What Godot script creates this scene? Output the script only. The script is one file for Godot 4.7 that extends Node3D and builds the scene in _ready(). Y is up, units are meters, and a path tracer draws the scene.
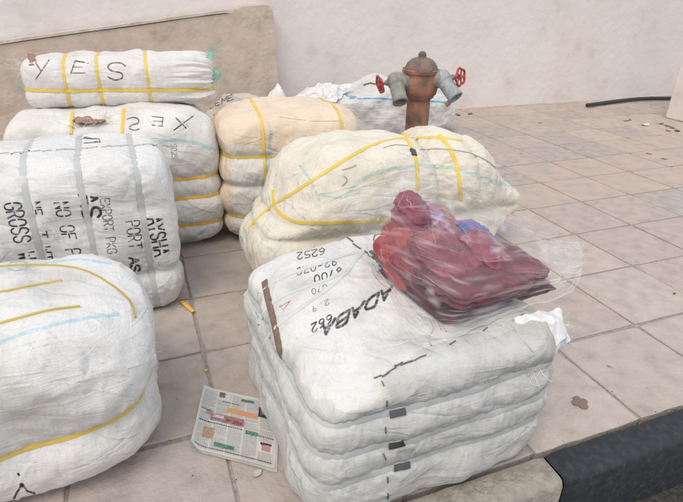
extends Node3D
# Pressed bales of cloth on a paved forecourt, a rusty fire hydrant behind them.
# x runs along the wall, -z towards it; metres.

const FOC := 526.0
const EYE := Vector3(0, 1.435, 0)
var cam_r: Vector3
var cam_u: Vector3
var cam_f: Vector3
var low := FastNoiseLite.new()
var ridge := FastNoiseLite.new()
var fine := FastNoiseLite.new()
var stain := FastNoiseLite.new()
var rng := RandomNumberGenerator.new()
var used := {}
var M := {}

const FN := [Vector3(1,0,0), Vector3(-1,0,0), Vector3(0,1,0), Vector3(0,-1,0), Vector3(0,0,1), Vector3(0,0,-1)]
const FU := [Vector3(0,0,-1), Vector3(0,0,1), Vector3(1,0,0), Vector3(1,0,0), Vector3(1,0,0), Vector3(-1,0,0)]
const FV := [Vector3(0,1,0), Vector3(0,1,0), Vector3(0,0,-1), Vector3(0,0,1), Vector3(0,1,0), Vector3(0,1,0)]

# ---------------------------------------------------------------- helpers
func numbered(called: String) -> String:
	if not used.has(called):
		used[called] = 0
		return called
	used[called] += 1
	return "%s_%03d" % [called, used[called]]

func meta(o: Node, label: String, category: String, group := "") -> void:
	o.set_meta("label", label)
	o.set_meta("category", category)
	if group != "":
		o.set_meta("group", group)

func thing(called: String, label: String, category: String, at := Vector3.ZERO, turn := 0.0, group := "") -> Node3D:
	var o := Node3D.new()
	o.name = numbered(called)
	add_child(o)
	o.position = at
	o.rotation.y = turn
	meta(o, label, category, group)
	return o

func put(called: String, mesh: Mesh, mat: Material, parent: Node, at := Vector3.ZERO) -> MeshInstance3D:
	var o := MeshInstance3D.new()
	o.name = numbered(called) if parent == self else called
	o.mesh = mesh
	if mat:
		o.material_override = mat
	o.position = at
	parent.add_child(o, true)
	return o

func struct(called: String, mesh: Mesh, mat: Material, at := Vector3.ZERO) -> MeshInstance3D:
	var o := put(called, mesh, mat, self, at)
	o.set_meta("kind", "structure")
	return o

func amesh(v: PackedVector3Array, n: PackedVector3Array, uv: PackedVector2Array, c: PackedColorArray, idx: PackedInt32Array) -> ArrayMesh:
	var a := []
	a.resize(Mesh.ARRAY_MAX)
	a[Mesh.ARRAY_VERTEX] = v
	a[Mesh.ARRAY_NORMAL] = n
	if uv.size():
		a[Mesh.ARRAY_TEX_UV] = uv
	if c.size():
		a[Mesh.ARRAY_COLOR] = c
	a[Mesh.ARRAY_INDEX] = idx
	var m := ArrayMesh.new()
	m.add_surface_from_arrays(Mesh.PRIMITIVE_TRIANGLES, a)
	return m

# a sheet of nu x nv points from f(s, t), s and t from 0 to 1; smooth normals
func sheet(nu: int, nv: int, f: Callable, col = null) -> ArrayMesh:
	var v := PackedVector3Array(); var n := PackedVector3Array(); var uv := PackedVector2Array(); var c := PackedColorArray(); var idx := PackedInt32Array()
	v.resize(nu * nv); n.resize(nu * nv); uv.resize(nu * nv)
	if col != null:
		c.resize(nu * nv)
	for j in nv:
		for i in nu:
			var s := float(i) / (nu - 1); var t := float(j) / (nv - 1)
			v[j * nu + i] = f.call(s, t)
			uv[j * nu + i] = Vector2(s, t)
			if col != null:
				c[j * nu + i] = col.call(s, t, v[j * nu + i])
	for j in nv:
		for i in nu:
			var a := v[j * nu + mini(i + 1, nu - 1)] - v[j * nu + maxi(i - 1, 0)]
			var b := v[mini(j + 1, nv - 1) * nu + i] - v[maxi(j - 1, 0) * nu + i]
			n[j * nu + i] = a.cross(b).normalized()
	for j in nv - 1:
		for i in nu - 1:
			var k := j * nu + i
			idx.append_array([k, k + nu, k + 1, k + 1, k + nu, k + nu + 1])
	return amesh(v, n, uv, c, idx)

# box with chamfered edges, centred on x and z, from y0 to y1
func bevel_box(sx: float, sy: float, sz: float, ch: float) -> ArrayMesh:
	var st := SurfaceTool.new()
	st.begin(Mesh.PRIMITIVE_TRIANGLES)
	st.set_smooth_group(-1)
	var h := Vector3(sx, sy, sz) / 2
	var k := h - Vector3(ch, ch, ch)
	for f in 6:
		var n: Vector3 = FN[f]; var u: Vector3 = FU[f]; var w: Vector3 = FV[f]
		var c := n * h.dot(n.abs())
		var a := u * k.dot(u.abs()); var b := w * k.dot(w.abs())
		quad(st, c - a - b, c - a + b, c + a + b, c + a - b)
	for e in [[0, 2], [0, 3], [0, 4], [0, 5], [1, 2], [1, 3], [1, 4], [1, 5], [2, 4], [2, 5], [3, 4], [3, 5]]:
		var n1: Vector3 = FN[e[0]]; var n2: Vector3 = FN[e[1]]
		var d := n1.cross(n2)
		var l := d * k.dot(d.abs())
		var p1 := n1 * h.dot(n1.abs()) + n2 * k.dot(n2.abs()); var p2 := n2 * h.dot(n2.abs()) + n1 * k.dot(n1.abs())
		quad(st, p1 + l, p1 - l, p2 - l, p2 + l)
	for sxx in [-1, 1]:
		for syy in [-1, 1]:
			for szz in [-1, 1]:
				var s := Vector3(sxx, syy, szz)
				tri(st, Vector3(h.x, k.y, k.z) * s, Vector3(k.x, h.y, k.z) * s, Vector3(k.x, k.y, h.z) * s)
	st.generate_normals()
	return st.commit()

# faces turned away from the origin of the piece
func tri(st: SurfaceTool, a: Vector3, b: Vector3, c: Vector3) -> void:
	if (b - a).cross(c - a).dot(a + b + c) > 0:
		var t := b; b = c; c = t
	for p in [a, b, c]:
		st.add_vertex(p)

func quad(st: SurfaceTool, a: Vector3, b: Vector3, c: Vector3, d: Vector3) -> void:
	tri(st, a, b, c)
	tri(st, a, c, d)

# paving slab with worn, slightly ragged edges
func worn_slab(sx: float, sz: float, th: float, seed_: float) -> ArrayMesh:
	var st := SurfaceTool.new()
	st.begin(Mesh.PRIMITIVE_TRIANGLES)
	var out := []; var per := 7
	var cs := [Vector2(-1, -1), Vector2(1, -1), Vector2(1, 1), Vector2(-1, 1)]
	for e in 4:
		for i in per:
			var t := float(i) / per
			var q: Vector2 = (cs[e] as Vector2).lerp(cs[(e + 1) % 4], t)
			var p := Vector2(q.x * sx / 2, q.y * sz / 2)
			var w := 0.0022 * low.get_noise_2d(p.x * 19 + seed_ * 7, p.y * 19) + (0.004 if i == 0 else 0.0)
			if low.get_noise_2d(p.x * 31 + seed_ * 13, p.y * 31 + 5) > 0.42:
				w += 0.005
			out.append(p * (1.0 - w / (sx / 2)))
	var n := out.size()
	st.set_smooth_group(-1)
	for i in n:
		var a: Vector2 = out[i]; var b: Vector2 = out[(i + 1) % n]
		var k := 1.0 - 0.005 / (sx / 2)
		tri(st, Vector3(0, th / 2, 0), Vector3(a.x * k, th / 2, a.y * k), Vector3(b.x * k, th / 2, b.y * k))
		quad(st, Vector3(a.x * k, th / 2, a.y * k), Vector3(b.x * k, th / 2, b.y * k), Vector3(b.x, th / 2 - 0.004, b.y), Vector3(a.x, th / 2 - 0.004, a.y))
		quad(st, Vector3(a.x, th / 2 - 0.004, a.y), Vector3(b.x, th / 2 - 0.004, b.y), Vector3(b.x, -th / 2, b.y), Vector3(a.x, -th / 2, a.y))
	st.generate_normals()
	return st.commit()

# turned shape: profile of (radius, height) round an axis from "from" along "dir"
func lathe(prof: Array, seg: int, from := Vector3.ZERO, dir := Vector3.UP, wobble := 0.0) -> ArrayMesh:
	dir = dir.normalized()
	var a := dir.cross(Vector3(0.31, 0.2, 0.93)).normalized(); var b := dir.cross(a)
	var st := SurfaceTool.new()
	st.begin(Mesh.PRIMITIVE_TRIANGLES)
	var ring := []
	for q in prof:
		var line := []
		for i in seg + 1:
			var th := TAU * i / seg
			var w: Vector3 = from + dir * q.y + (a * cos(th) + b * sin(th)) * q.x
			if wobble > 0 and q.x > 0:
				w += (a * cos(th) + b * sin(th)) * wobble * fine.get_noise_3dv(w * 12.0)
			line.append(w)
		ring.append(line)
	for j in prof.size() - 1:
		st.set_smooth_group(j if prof.size() < 5 else int(prof[j].z) if prof[j] is Vector3 else 0)
		for i in seg:
			for p in [ring[j][i], ring[j + 1][i], ring[j][i + 1], ring[j][i + 1], ring[j + 1][i], ring[j + 1][i + 1]]:
				st.add_vertex(p)
	st.generate_normals()
	return st.commit()

func prof(a: Array) -> Array:
	var o := []
	for q in a:
		o.append(Vector3(q[0], q[1], q[2] if q.size() > 2 else 0))
	return o

# round tube along points
func tube(pts: Array, rad: Array, seg := 8) -> ArrayMesh:
	var v := PackedVector3Array(); var n := PackedVector3Array(); var idx := PackedInt32Array()
	var prev := Vector3.ZERO
	for i in pts.size():
		var t: Vector3 = (pts[mini(i + 1, pts.size() - 1)] - pts[maxi(i - 1, 0)]).normalized()
		var a := prev - t * prev.dot(t)
		if a.length() < 0.01:
			a = t.cross(Vector3(0.3, 0.9, 0.2))
		a = a.normalized(); prev = a
		var b := t.cross(a)
		var r: float = rad[mini(i, rad.size() - 1)]
		for k in seg:
			var th := TAU * k / seg
			var d := a * cos(th) + b * sin(th)
			v.append(pts[i] + d * r); n.append(d)
	for i in pts.size() - 1:
		for k in seg:
			var p := i * seg + k; var q := i * seg + (k + 1) % seg
			idx.append_array([p, p + seg, q, q, p + seg, q + seg])
	for e in [0, pts.size() - 1]:
		v.append(pts[e]); n.append(((pts[e] - pts[1 if e == 0 else e - 1]) as Vector3).normalized())
		for k in seg:
			var p: int = e * seg + k; var q: int = e * seg + (k + 1) % seg
			if e == 0:
				idx.append_array([v.size() - 1, p, q])
			else:
				idx.append_array([v.size() - 1, q, p])
	return amesh(v, n, PackedVector2Array(), PackedColorArray(), idx)

# flat band lying on a surface: points, outward normals, width, thickness
func band(pts: Array, nrm: Array, w: float, th: float, sink := 0.002) -> ArrayMesh:
	var v := PackedVector3Array(); var n := PackedVector3Array(); var idx := PackedInt32Array()
	for i in pts.size():
		var t: Vector3 = (pts[mini(i + 1, pts.size() - 1)] - pts[maxi(i - 1, 0)]).normalized()
		var o: Vector3 = nrm[i]
		var s := t.cross(o).normalized()
		var p: Vector3 = pts[i]
		for q in [[-0.5, -sink, -0.6, 0.8], [-0.46, th, -0.1, 1.0], [0.46, th, 0.1, 1.0], [0.5, -sink, 0.6, 0.8]]:
			v.append(p + s * w * q[0] + o * q[1]); n.append((s * q[2] + o * q[3]).normalized())
	for i in pts.size() - 1:
		for k in 3:
			var a := i * 4 + k
			idx.append_array([a, a + 4, a + 1, a + 1, a + 4, a + 5])
	return amesh(v, n, PackedVector2Array(), PackedColorArray(), idx)

func mat(c: Color, rough := 0.8, metal := 0.0) -> StandardMaterial3D:
	var m := StandardMaterial3D.new()
	m.albedo_color = c.linear_to_srgb()
	m.roughness = rough
	m.metallic = metal
	return m

func ntex(freq: float, stops: Array, oct := 5, seed_ := 1, size := 512, kind := FastNoiseLite.TYPE_SIMPLEX_SMOOTH, normal := false, bump := 4.0, frac := FastNoiseLite.FRACTAL_FBM) -> NoiseTexture2D:
	var f := FastNoiseLite.new()
	f.noise_type = kind
	f.frequency = freq
	f.fractal_type = frac
	f.fractal_octaves = oct
	f.seed = seed_
	var t := NoiseTexture2D.new()
	t.noise = f
	t.width = size; t.height = size
	t.seamless = true
	if normal:
		t.as_normal_map = true
		t.bump_strength = bump
	else:
		var g := Gradient.new()
		g.offsets = PackedFloat32Array(); g.colors = PackedColorArray()
		var of := PackedFloat32Array(); var cl := PackedColorArray()
		for s in stops:
			of.append(s[0]); cl.append((s[1] as Color).linear_to_srgb())
		g.offsets = of; g.colors = cl
		t.color_ramp = g
	return t

func grey(v: float) -> Color:
	return Color(v, v, v)

func tri_mat(tex: Texture2D, scale_: float, rough: float, nrm: Texture2D = null, nscale := 1.0) -> StandardMaterial3D:
	var m := StandardMaterial3D.new()
	m.albedo_texture = tex
	m.uv1_triplanar = true
	m.uv1_world_triplanar = true
	m.uv1_scale = Vector3.ONE * scale_
	m.roughness = rough
	if nrm:
		m.normal_enabled = true
		m.normal_texture = nrm
		m.normal_scale = nscale
	return m

# ---------------------------------------------------------------- pixels and rays
func ray(x: float, y: float) -> Vector3:
	return cam_r * ((x - 341.5) / FOC) - cam_u * ((y - 251.0) / FOC) + cam_f

func on_y(x: float, y: float, h := 0.0) -> Vector3:
	var d := ray(x, y)
	return EYE + d * ((h - EYE.y) / d.y)

func on_z(x: float, y: float, z: float) -> Vector3:
	var d := ray(x, y)
	return EYE + d * (z / d.z)

func px(p: Vector3) -> Vector2:
	var d := p - EYE
	var z := d.dot(cam_f)
	return Vector2(341.5 + FOC * d.dot(cam_r) / z, 251.0 - FOC * d.dot(cam_u) / z)

# ---------------------------------------------------------------- bales
# point of a bale's skin for a point of the cube [-1, 1]^3, in the bale's own space (base at y = 0)
func skin(b: Dictionary, p: Vector3) -> Vector3:
	var e1: float = b.e1; var e2: float = b.e2
	var h: Vector3 = b.h
	var ryz := pow(pow(absf(p.y), e1) + pow(absf(p.z), e1), 1.0 / e1)
	var s := pow(pow(absf(p.x), e2) + pow(ryz, e2), -1.0 / e2)
	var q := p * s
	var nr := Vector3(signf(q.x) * pow(absf(q.x), e2 - 1.0) / h.x, signf(q.y) * pow(absf(q.y), e1 - 1.0) / h.y, signf(q.z) * pow(absf(q.z), e1 - 1.0) / h.z).normalized()
	var o := q * h
	var near := 0.0
	var tight := 1
	for g in b.grooves:
		var t: float
		if g[0] == 1:
			t = absf(q.y - g[1] - (g[4] * q.x if g.size() > 4 else 0.0)) * h.y
		else:
			t = absf(q.x - g[1]) * h.x
		var w := exp(-pow(t / g[2], 1.3)) * float(g[3])
		var nn := exp(-t / (g[2] * 1.9)) * (1.0 - 0.75 * exp(-t / 0.012))
		if nn > near:
			near = nn; tight = g[0]
		if g[0] == 1:
			o -= Vector3(nr.x, 0, nr.z) * w
		else:
			o -= Vector3(0, nr.y, nr.z) * w
	if b.has("deform"):
		o = b.deform.call(o, p)
	var k := o + Vector3.ONE * float(b.seed) * 3.7
	var a: float = b.amp
	# broad swells and dents
	var d := a * (1.5 * low.get_noise_3dv(k * 2.4) + 0.55 * low.get_noise_3dv(k * 6.5 + Vector3(2, 7, 4)))
	# long thin creases of taut sacking, bunched in places
	var st: Vector3 = b.get("stretch", Vector3(0.55, 1.2, 0.55))
	var wz := smoothstep(-0.1, 0.5, low.get_noise_3dv(k * 3.3 + Vector3(9, 3, 1)))
	var r1 := maxf(0.0, ridge.get_noise_3dv(k * st))
	var r2 := maxf(0.0, ridge.get_noise_3dv(k * Vector3(st.y, st.x, st.y) * 1.3 + Vector3(4, 4, 4)))
	d += a * (0.08 + 0.30 * wz) * (r1 * r1 * 1.0 + r2 * r2 * 0.6)
	var r3 := maxf(0.0, ridge.get_noise_3dv(k * Vector3(1.9, 0.9, 1.9) + Vector3(1, 2, 8)))
	d += a * (0.1 + 0.3 * wz) * pow(r3, 5.0)
	# puckers that run into the bands
	if near > 0.02:
		var along := Vector3(k.x * 30.0, k.y * 7.0, k.z * 30.0) if tight == 1 else Vector3(k.x * 7.0, k.y * 30.0, k.z * 30.0)
		d += a * 0.55 * near * low.get_noise_3dv(along)
	if b.has("gather"):
		var gz := smoothstep(b.gather, 1.0, p.x)
		var an := atan2(p.z, p.y)
		d += 0.02 * gz * low.get_noise_2d(an * 5.0, float(b.seed) + p.x * 0.8)
	d += a * 0.03 * fine.get_noise_3dv(k)
	o += nr * d
	o.y = maxf(0.0, o.y + h.y - 0.012)
	return o

func skin_n(b: Dictionary, p: Vector3) -> Vector3:
	var f := 0
	for i in 6:
		if p.dot(FN[i]) > 0.9999:
			f = i
			break
	var u: Vector3 = FU[f] * 0.03; var v: Vector3 = FV[f] * 0.03
	var n := (skin(b, p + u) - skin(b, p - u)).cross(skin(b, p + v) - skin(b, p - v)).normalized()
	return n

func to_cube(p: Vector3) -> Vector3:
	return p / maxf(absf(p.x), maxf(absf(p.y), absf(p.z)))

func face_of(p: Vector3) -> int:
	for i in 6:
		if p.dot(FN[i]) > 0.99999:
			return i
	return 0

# builds node, skin mesh and, for a bale that carries print or traced bands, the picture-to-skin index
func bale(called: String, label: String, group: String, b: Dictionary) -> Node3D:
	var node := thing(called, label, "sack" if called.ends_with("sack") else "bale", b.pos, b.get("turn", 0.0), group)
	b.node = node
	b.xf = Transform3D(Basis(Vector3.UP, b.get("turn", 0.0)), b.pos)
	var N: int = b.get("res", 80)
	b.N = N
	var v := PackedVector3Array(); var n := PackedVector3Array(); var uv := PackedVector2Array(); var c := PackedColorArray(); var idx := PackedInt32Array()
	var base: Color = b.col
	var dirt: Color = b.dirt
	for f in 6:
		var o := v.size()
		for j in N + 1:
			for i in N + 1:
				var p: Vector3 = FN[f] + FU[f] * (2.0 * i / N - 1.0) + FV[f] * (2.0 * j / N - 1.0)
				var q := skin(b, p)
				v.append(q)
				uv.append(Vector2((f % 3 + 0.01 + 0.98 * i / N) / 3.0, (f / 3 + 0.01 + 0.98 * (1.0 - float(j) / N)) / 2.0))
				var s := q + Vector3.ONE * float(b.seed)
				var m := clampf(stain.get_noise_3dv(s) * 1.5 + 0.22, 0, 1)
				m = m * m * float(b.get("soil", 0.5)) + 0.12 * clampf(fine.get_noise_3dv(s * 0.7) + 0.2, 0, 1)
				var cc := base.lerp(dirt, clampf(m, 0, 0.9))
				if b.has("tint"):
					cc = b.tint.call(cc, q, p)
				c.append(cc)
				n.append(Vector3.ZERO)
		var W := N + 1
		for j in N + 1:
			for i in N + 1:
				var k := o + j * W + i
				var du := v[o + j * W + mini(i + 1, N)] - v[o + j * W + maxi(i - 1, 0)]
				var dv := v[o + mini(j + 1, N) * W + i] - v[o + maxi(j - 1, 0) * W + i]
				n[k] = du.cross(dv).normalized()
		for j in N:
			for i in N:
				var k := o + j * W + i
				idx.append_array([k, k + W, k + 1, k + 1, k + W, k + W + 1])
	# one normal where two faces meet
	var seam := {}
	var W2 := (N + 1) * (N + 1)
	for f in 6:
		for j in N + 1:
			for i in N + 1:
				if i == 0 or j == 0 or i == N or j == N:
					var k := f * W2 + j * (N + 1) + i
					var key := Vector3i((FN[f] * N + FU[f] * (2 * i - N) + FV[f] * (2 * j - N)).round())
					seam[key] = seam.get(key, Vector3.ZERO) + n[k]
	for f in 6:
		for j in N + 1:
			for i in N + 1:
				if i == 0 or j == 0 or i == N or j == N:
					var key := Vector3i((FN[f] * N + FU[f] * (2 * i - N) + FV[f] * (2 * j - N)).round())
					n[f * W2 + j * (N + 1) + i] = (seam[key] as Vector3).normalized()
	var m2 := StandardMaterial3D.new()
	m2.vertex_color_use_as_albedo = true
	m2.roughness = 0.62
	m2.normal_enabled = true
	m2.normal_texture = M.crinkle
	m2.normal_scale = b.get("crinkle", 0.6)
	b.mat = m2
	put("sacking", amesh(v, n, uv, c, idx), m2, node)
	if b.get("print", false) or b.get("traced", false):
		var cells := {}
		var pp := PackedVector2Array(); pp.resize(v.size())
		var wp := PackedVector3Array(); wp.resize(v.size())
		for k in v.size():
			wp[k] = b.xf * v[k]
			pp[k] = px(wp[k])
		for f in 6:
			for j in N:
				for i in N:
					var k := f * W2 + j * (N + 1) + i
					if n[k].dot(b.xf.basis.inverse() * (EYE - wp[k])) <= 0:
						continue
					var r := Rect2(pp[k], Vector2.ZERO).expand(pp[k + 1]).expand(pp[k + N + 1]).expand(pp[k + N + 2])
					for cy in range(floori(r.position.y / 4), floori(r.end.y / 4) + 1):
						for cx in range(floori(r.position.x / 4), floori(r.end.x / 4) + 1):
							var key := Vector2i(cx, cy)
							if not cells.has(key):
								cells[key] = PackedInt32Array()
							cells[key].append(k)
		b.cells = cells; b.pp = pp; b.wp = wp
	if b.get("print", false):
		b.img = Image.create(b.get("tex", 512) * 3, b.get("tex", 512) * 2, false, Image.FORMAT_RGB8)
		var cell: Image = M.weave.duplicate()
		cell.resize(b.get("tex", 512), b.get("tex", 512), Image.INTERPOLATE_CUBIC)
		for f in 6:
			b.img.blit_rect(cell, Rect2i(0, 0, cell.get_width(), cell.get_height()), Vector2i((f % 3) * cell.get_width(), (f / 3) * cell.get_height()))
	return node

func bary(p: Vector2, a: Vector2, b: Vector2, c: Vector2) -> Vector3:
	var d := (b.y - c.y) * (a.x - c.x) + (c.x - b.x) * (a.y - c.y)
	if absf(d) < 1e-9:
		return Vector3(-1, -1, -1)
	var l := ((b.y - c.y) * (p.x - c.x) + (c.x - b.x) * (p.y - c.y)) / d
	var m := ((c.y - a.y) * (p.x - c.x) + (a.x - c.x) * (p.y - c.y)) / d
	return Vector3(l, m, 1 - l - m)

# where the picture point lies on the bale: (face, i, j) in grid units, or null
func hit(b: Dictionary, p: Vector2):
	var best = null
	var bd := 1e9
	var W: int = b.N + 1
	for k in b.cells.get(Vector2i(floori(p.x / 4), floori(p.y / 4)), PackedInt32Array()):
		var pp: PackedVector2Array = b.pp
		var t := bary(p, pp[k], pp[k + 1], pp[k + W])
		var i := 0.0; var j := 0.0
		if t.x >= -0.001 and t.y >= -0.001 and t.z >= -0.001:
			i = t.y; j = t.z
		else:
			t = bary(p, pp[k + W + 1], pp[k + 1], pp[k + W])
			if t.x < -0.001 or t.y < -0.001 or t.z < -0.001:
				continue
			i = t.x + t.y; j = t.x + t.z
		var d: float = (b.wp[k] - EYE).length()
		if d < bd:
			bd = d
			var f: int = k / (W * W)
			var r: int = k % (W * W)
			best = Vector3(f, r % W + i, r / W + j)
	return best

func cube_of(b: Dictionary, h: Vector3) -> Vector3:
	var f := int(h.x)
	return FN[f] + FU[f] * (2.0 * h.y / b.N - 1.0) + FV[f] * (2.0 * h.z / b.N - 1.0)

# band round the bale: axis 0 (in a plane across x) or 1 (level), part of the circle from a0 to a1
func hoop(b: Dictionary, called: String, axis: int, at: float, w: float, m: Material, a0 := 0.0, a1 := TAU, th := 0.002, slope := 0.0) -> MeshInstance3D:
	var pts := []; var nr := []
	var steps := int(160 * (a1 - a0) / TAU) + 2
	for k in steps:
		var a := a0 + (a1 - a0) * k / (steps - 1)
		var p: Vector3
		var d := Vector2(cos(a), sin(a)); d /= maxf(absf(d.x), absf(d.y))
		p = Vector3(d.x, at, d.y) if axis == 1 else Vector3(at, d.y, d.x)
		# the cube point whose skin lies in the wanted plane
		for r in 6:
			var ryz := pow(pow(absf(p.y), b.e1) + pow(absf(p.z), b.e1), 1.0 / b.e1)
			var sc := pow(pow(absf(p.x), b.e2) + pow(ryz, b.e2), -1.0 / b.e2)
			if axis == 1:
				p.y = (at + slope * p.x * sc) / sc
			else:
				p.x = at / sc
		pts.append(skin(b, p)); nr.append(skin_n(b, p))
	return put(called, band(lift(b, pts, nr), nr, w, th, 0.009), m, b.node)

# a taut band: smoothed, and lifted wherever the skin would rise through it
func lift(b: Dictionary, pts: Array, nr: Array) -> Array:
	var sm := soft(pts, 3)
	for i in pts.size():
		var up: float = (pts[i] - sm[i]).dot(nr[i])
		sm[i] += nr[i] * (maxf(up, 0.0) * 0.95 + 0.0025)
	return sm

func soft(pts: Array, times: int) -> Array:
	for r in times:
		var o := pts.duplicate()
		for i in range(1, pts.size() - 1):
			o[i] = (pts[i - 1] + pts[i] * 2.0 + pts[i + 1]) / 4.0
		pts = o
	return pts

# band that follows points of the picture over the bale's skin
func traced(b: Dictionary, called: String, pts_px: Array, w: float, m: Material, th := 0.002, smooth := 2) -> MeshInstance3D:
	var c := Curve2D.new()
	for i in pts_px.size():
		var p := Vector2(pts_px[i][0], pts_px[i][1])
		var q0 := Vector2(pts_px[maxi(i - 1, 0)][0], pts_px[maxi(i - 1, 0)][1]); var q1 := Vector2(pts_px[mini(i + 1, pts_px.size() - 1)][0], pts_px[mini(i + 1, pts_px.size() - 1)][1])
		var t := (q1 - q0) / 6.0
		c.add_point(p, -t, t)
	var ln := c.get_baked_length()
	var pts := []; var nr := []
	var steps := int(ln / 2.0) + 2
	for k in steps:
		var h = hit(b, c.sample_baked(ln * k / (steps - 1)))
		if h == null:
			continue
		var p := cube_of(b, h)
		pts.append(skin(b, p)); nr.append(skin_n(b, p))
	if pts.size() < 2:
		print("no skin under ", called, " ", pts_px)
		return null
	nr = soft(nr, smooth)
	return put(called, band(lift(b, soft(pts, smooth - 1) if smooth > 1 else pts, nr), nr, w, th, 0.005), m, b.node)

# -------- ink on the sacking: strokes given in picture points, worked into the bale's own picture
func curvy(line: Array) -> Array:
	var o := []
	for i in line.size() - 1:
		var p0: Vector2 = line[maxi(i - 1, 0)]; var p1: Vector2 = line[i]; var p2: Vector2 = line[i + 1]; var p3: Vector2 = line[mini(i + 2, line.size() - 1)]
		for k in 5:
			o.append(p1.cubic_interpolate(p2, p0, p3, k / 5.0))
	o.append(line[-1])
	return o

func ink(b: Dictionary, line: Array, w: float, col: Color, strength := 0.85, bend := false) -> void:
	if bend:
		line = curvy(line)
	var T: int = b.get("tex", 512)
	var img: Image = b.img
	for s in line.size() - 1:
		var a: Vector2 = line[s]; var e: Vector2 = line[s + 1]
		var steps := maxi(1, int(a.distance_to(e) / (0.35 * maxf(w, 1.0))))
		for k in steps + 1:
			var p := a.lerp(e, float(k) / steps)
			var h = hit(b, p); var hx = hit(b, p + Vector2(0.7, 0)); var hy = hit(b, p + Vector2(0, 0.7))
			if h == null or hx == null or hy == null or hx.x != h.x or hy.x != h.x:
				continue
			var f := int(h.x)
			var sc: float = 0.98 * T / b.N
			var o := Vector2((f % 3 + 0.01) * T + h.y * sc, (f / 3 + 0.99) * T - h.z * sc)
			var jx := Vector2(hx.y - h.y, -(hx.z - h.z)) * sc / 0.7; var jy := Vector2(hy.y - h.y, -(hy.z - h.z)) * sc / 0.7
			var det := jx.x * jy.y - jx.y * jy.x
			if absf(det) < 0.02:
				continue
			var r := ceili(w * 0.5 * maxf(jx.length(), jy.length())) + 1
			r = mini(r, 40)
			for y in range(int(o.y) - r, int(o.y) + r + 1):
				for x in range(int(o.x) - r, int(o.x) + r + 1):
					if x < (f % 3) * T or x >= (f % 3 + 1) * T or y < (f / 3) * T or y >= (f / 3 + 1) * T:
						continue
					var d := Vector2(x, y) - o
					var u := (d.x * jy.y - d.y * jy.x) / det; var v := (d.y * jx.x - d.x * jx.y) / det
					var g := 1.0 - smoothstep(w * 0.28, w * 0.62, sqrt(u * u + v * v) + 0.25 * fine.get_noise_2d(x * 0.012, y * 0.012))
					if g <= 0:
						continue
					var worn := 0.5 + 0.45 * fine.get_noise_2d(x * 0.006, y * 0.006) + 0.6 * low.get_noise_2d(x * 0.045, y * 0.045)
					g = clampf(g * strength * clampf(worn + 0.35, 0.25, 1.0), 0, 1)
					var was := img.get_pixel(x, y)
					var want := Color.WHITE.lerp(col, g)
					img.set_pixel(x, y, Color(minf(was.r, want.r), minf(was.g, want.g), minf(was.b, want.b)))

const GLYPH := {
	"A": [[0,0, .33,1, .66,0], [.14,.38, .52,.38]], "B": [[0,0, 0,1, .45,1, .58,.82, .5,.58, 0,.52], [.5,.52, .64,.3, .5,0, 0,0]],
	"D": [[0,0, 0,1, .35,1, .6,.75, .6,.25, .35,0, 0,0]], "E": [[.55,1, 0,1, 0,0, .58,0], [0,.52, .45,.52]], "F": [[.55,1, 0,1, 0,0], [0,.52, .42,.52]],
	"G": [[.6,.8, .45,1, .15,1, 0,.75, 0,.25, .15,0, .5,0, .6,.2, .6,.45, .36,.45]], "H": [[0,0, 0,1], [.6,0, .6,1], [0,.5, .6,.5]], "I": [[.2,0, .2,1]],
	"K": [[0,0, 0,1], [.58,1, .04,.48, .6,0]], "M": [[0,0, .04,1, .33,.4, .62,1, .66,0]], "N": [[0,0, 0,1, .58,0, .58,1]], "O": [[.15,0, 0,.25, 0,.75, .15,1, .45,1, .6,.75, .6,.25, .45,0, .15,0]],
	"P": [[0,0, 0,1, .42,1, .58,.78, .42,.48, 0,.46]], "R": [[0,0, 0,1, .42,1, .58,.78, .42,.5, 0,.48], [.3,.48, .6,0]],
	"S": [[.58,.82, .42,1, .15,1, .02,.8, .1,.58, .5,.42, .6,.22, .45,0, .14,0, 0,.18]], "T": [[0,1, .64,1], [.32,1, .32,0]], "W": [[0,1, .16,0, .33,.65, .5,0, .66,1]],
	"X": [[0,0, .58,1], [0,1, .58,0]], "Y": [[0,1, .3,.5, .6,1], [.3,.5, .3,0]], "U": [[0,1, 0,.2, .15,0, .45,0, .58,.2, .58,1]], "L": [[0,1, 0,0, .55,0]], "C": [[.6,.8, .45,1, .15,1, 0,.75, 0,.25, .15,0, .45,0, .6,.2]],
	"0": [[.15,0, 0,.3, 0,.7, .15,1, .4,1, .52,.7, .52,.3, .4,0, .15,0]], "2": [[0,.8, .12,1, .4,1, .52,.75, .4,.5, 0,0, .55,0]], "3": [[0,.9, .3,1, .5,.8, .3,.55, .52,.3, .3,0, 0,.1]],
	"5": [[.5,1, .06,1, .02,.58, .35,.6, .52,.35, .38,.02, 0,.05]], "6": [[.48,.95, .2,.8, .02,.4, .1,.05, .38,0, .52,.25, .38,.5, .06,.42]], "7": [[0,1, .52,1, .2,0]],
	"8": [[.26,.52, .05,.75, .26,1, .47,.75, .26,.52, .02,.24, .26,0, .5,.24, .26,.52]], "9": [[.48,.6, .2,.5, .02,.75, .2,1, .46,.92, .48,.6, .36,0]], ".": [[.2,.05, .24,.1]], "-": [[.05,.5, .45,.5]],
}

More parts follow.
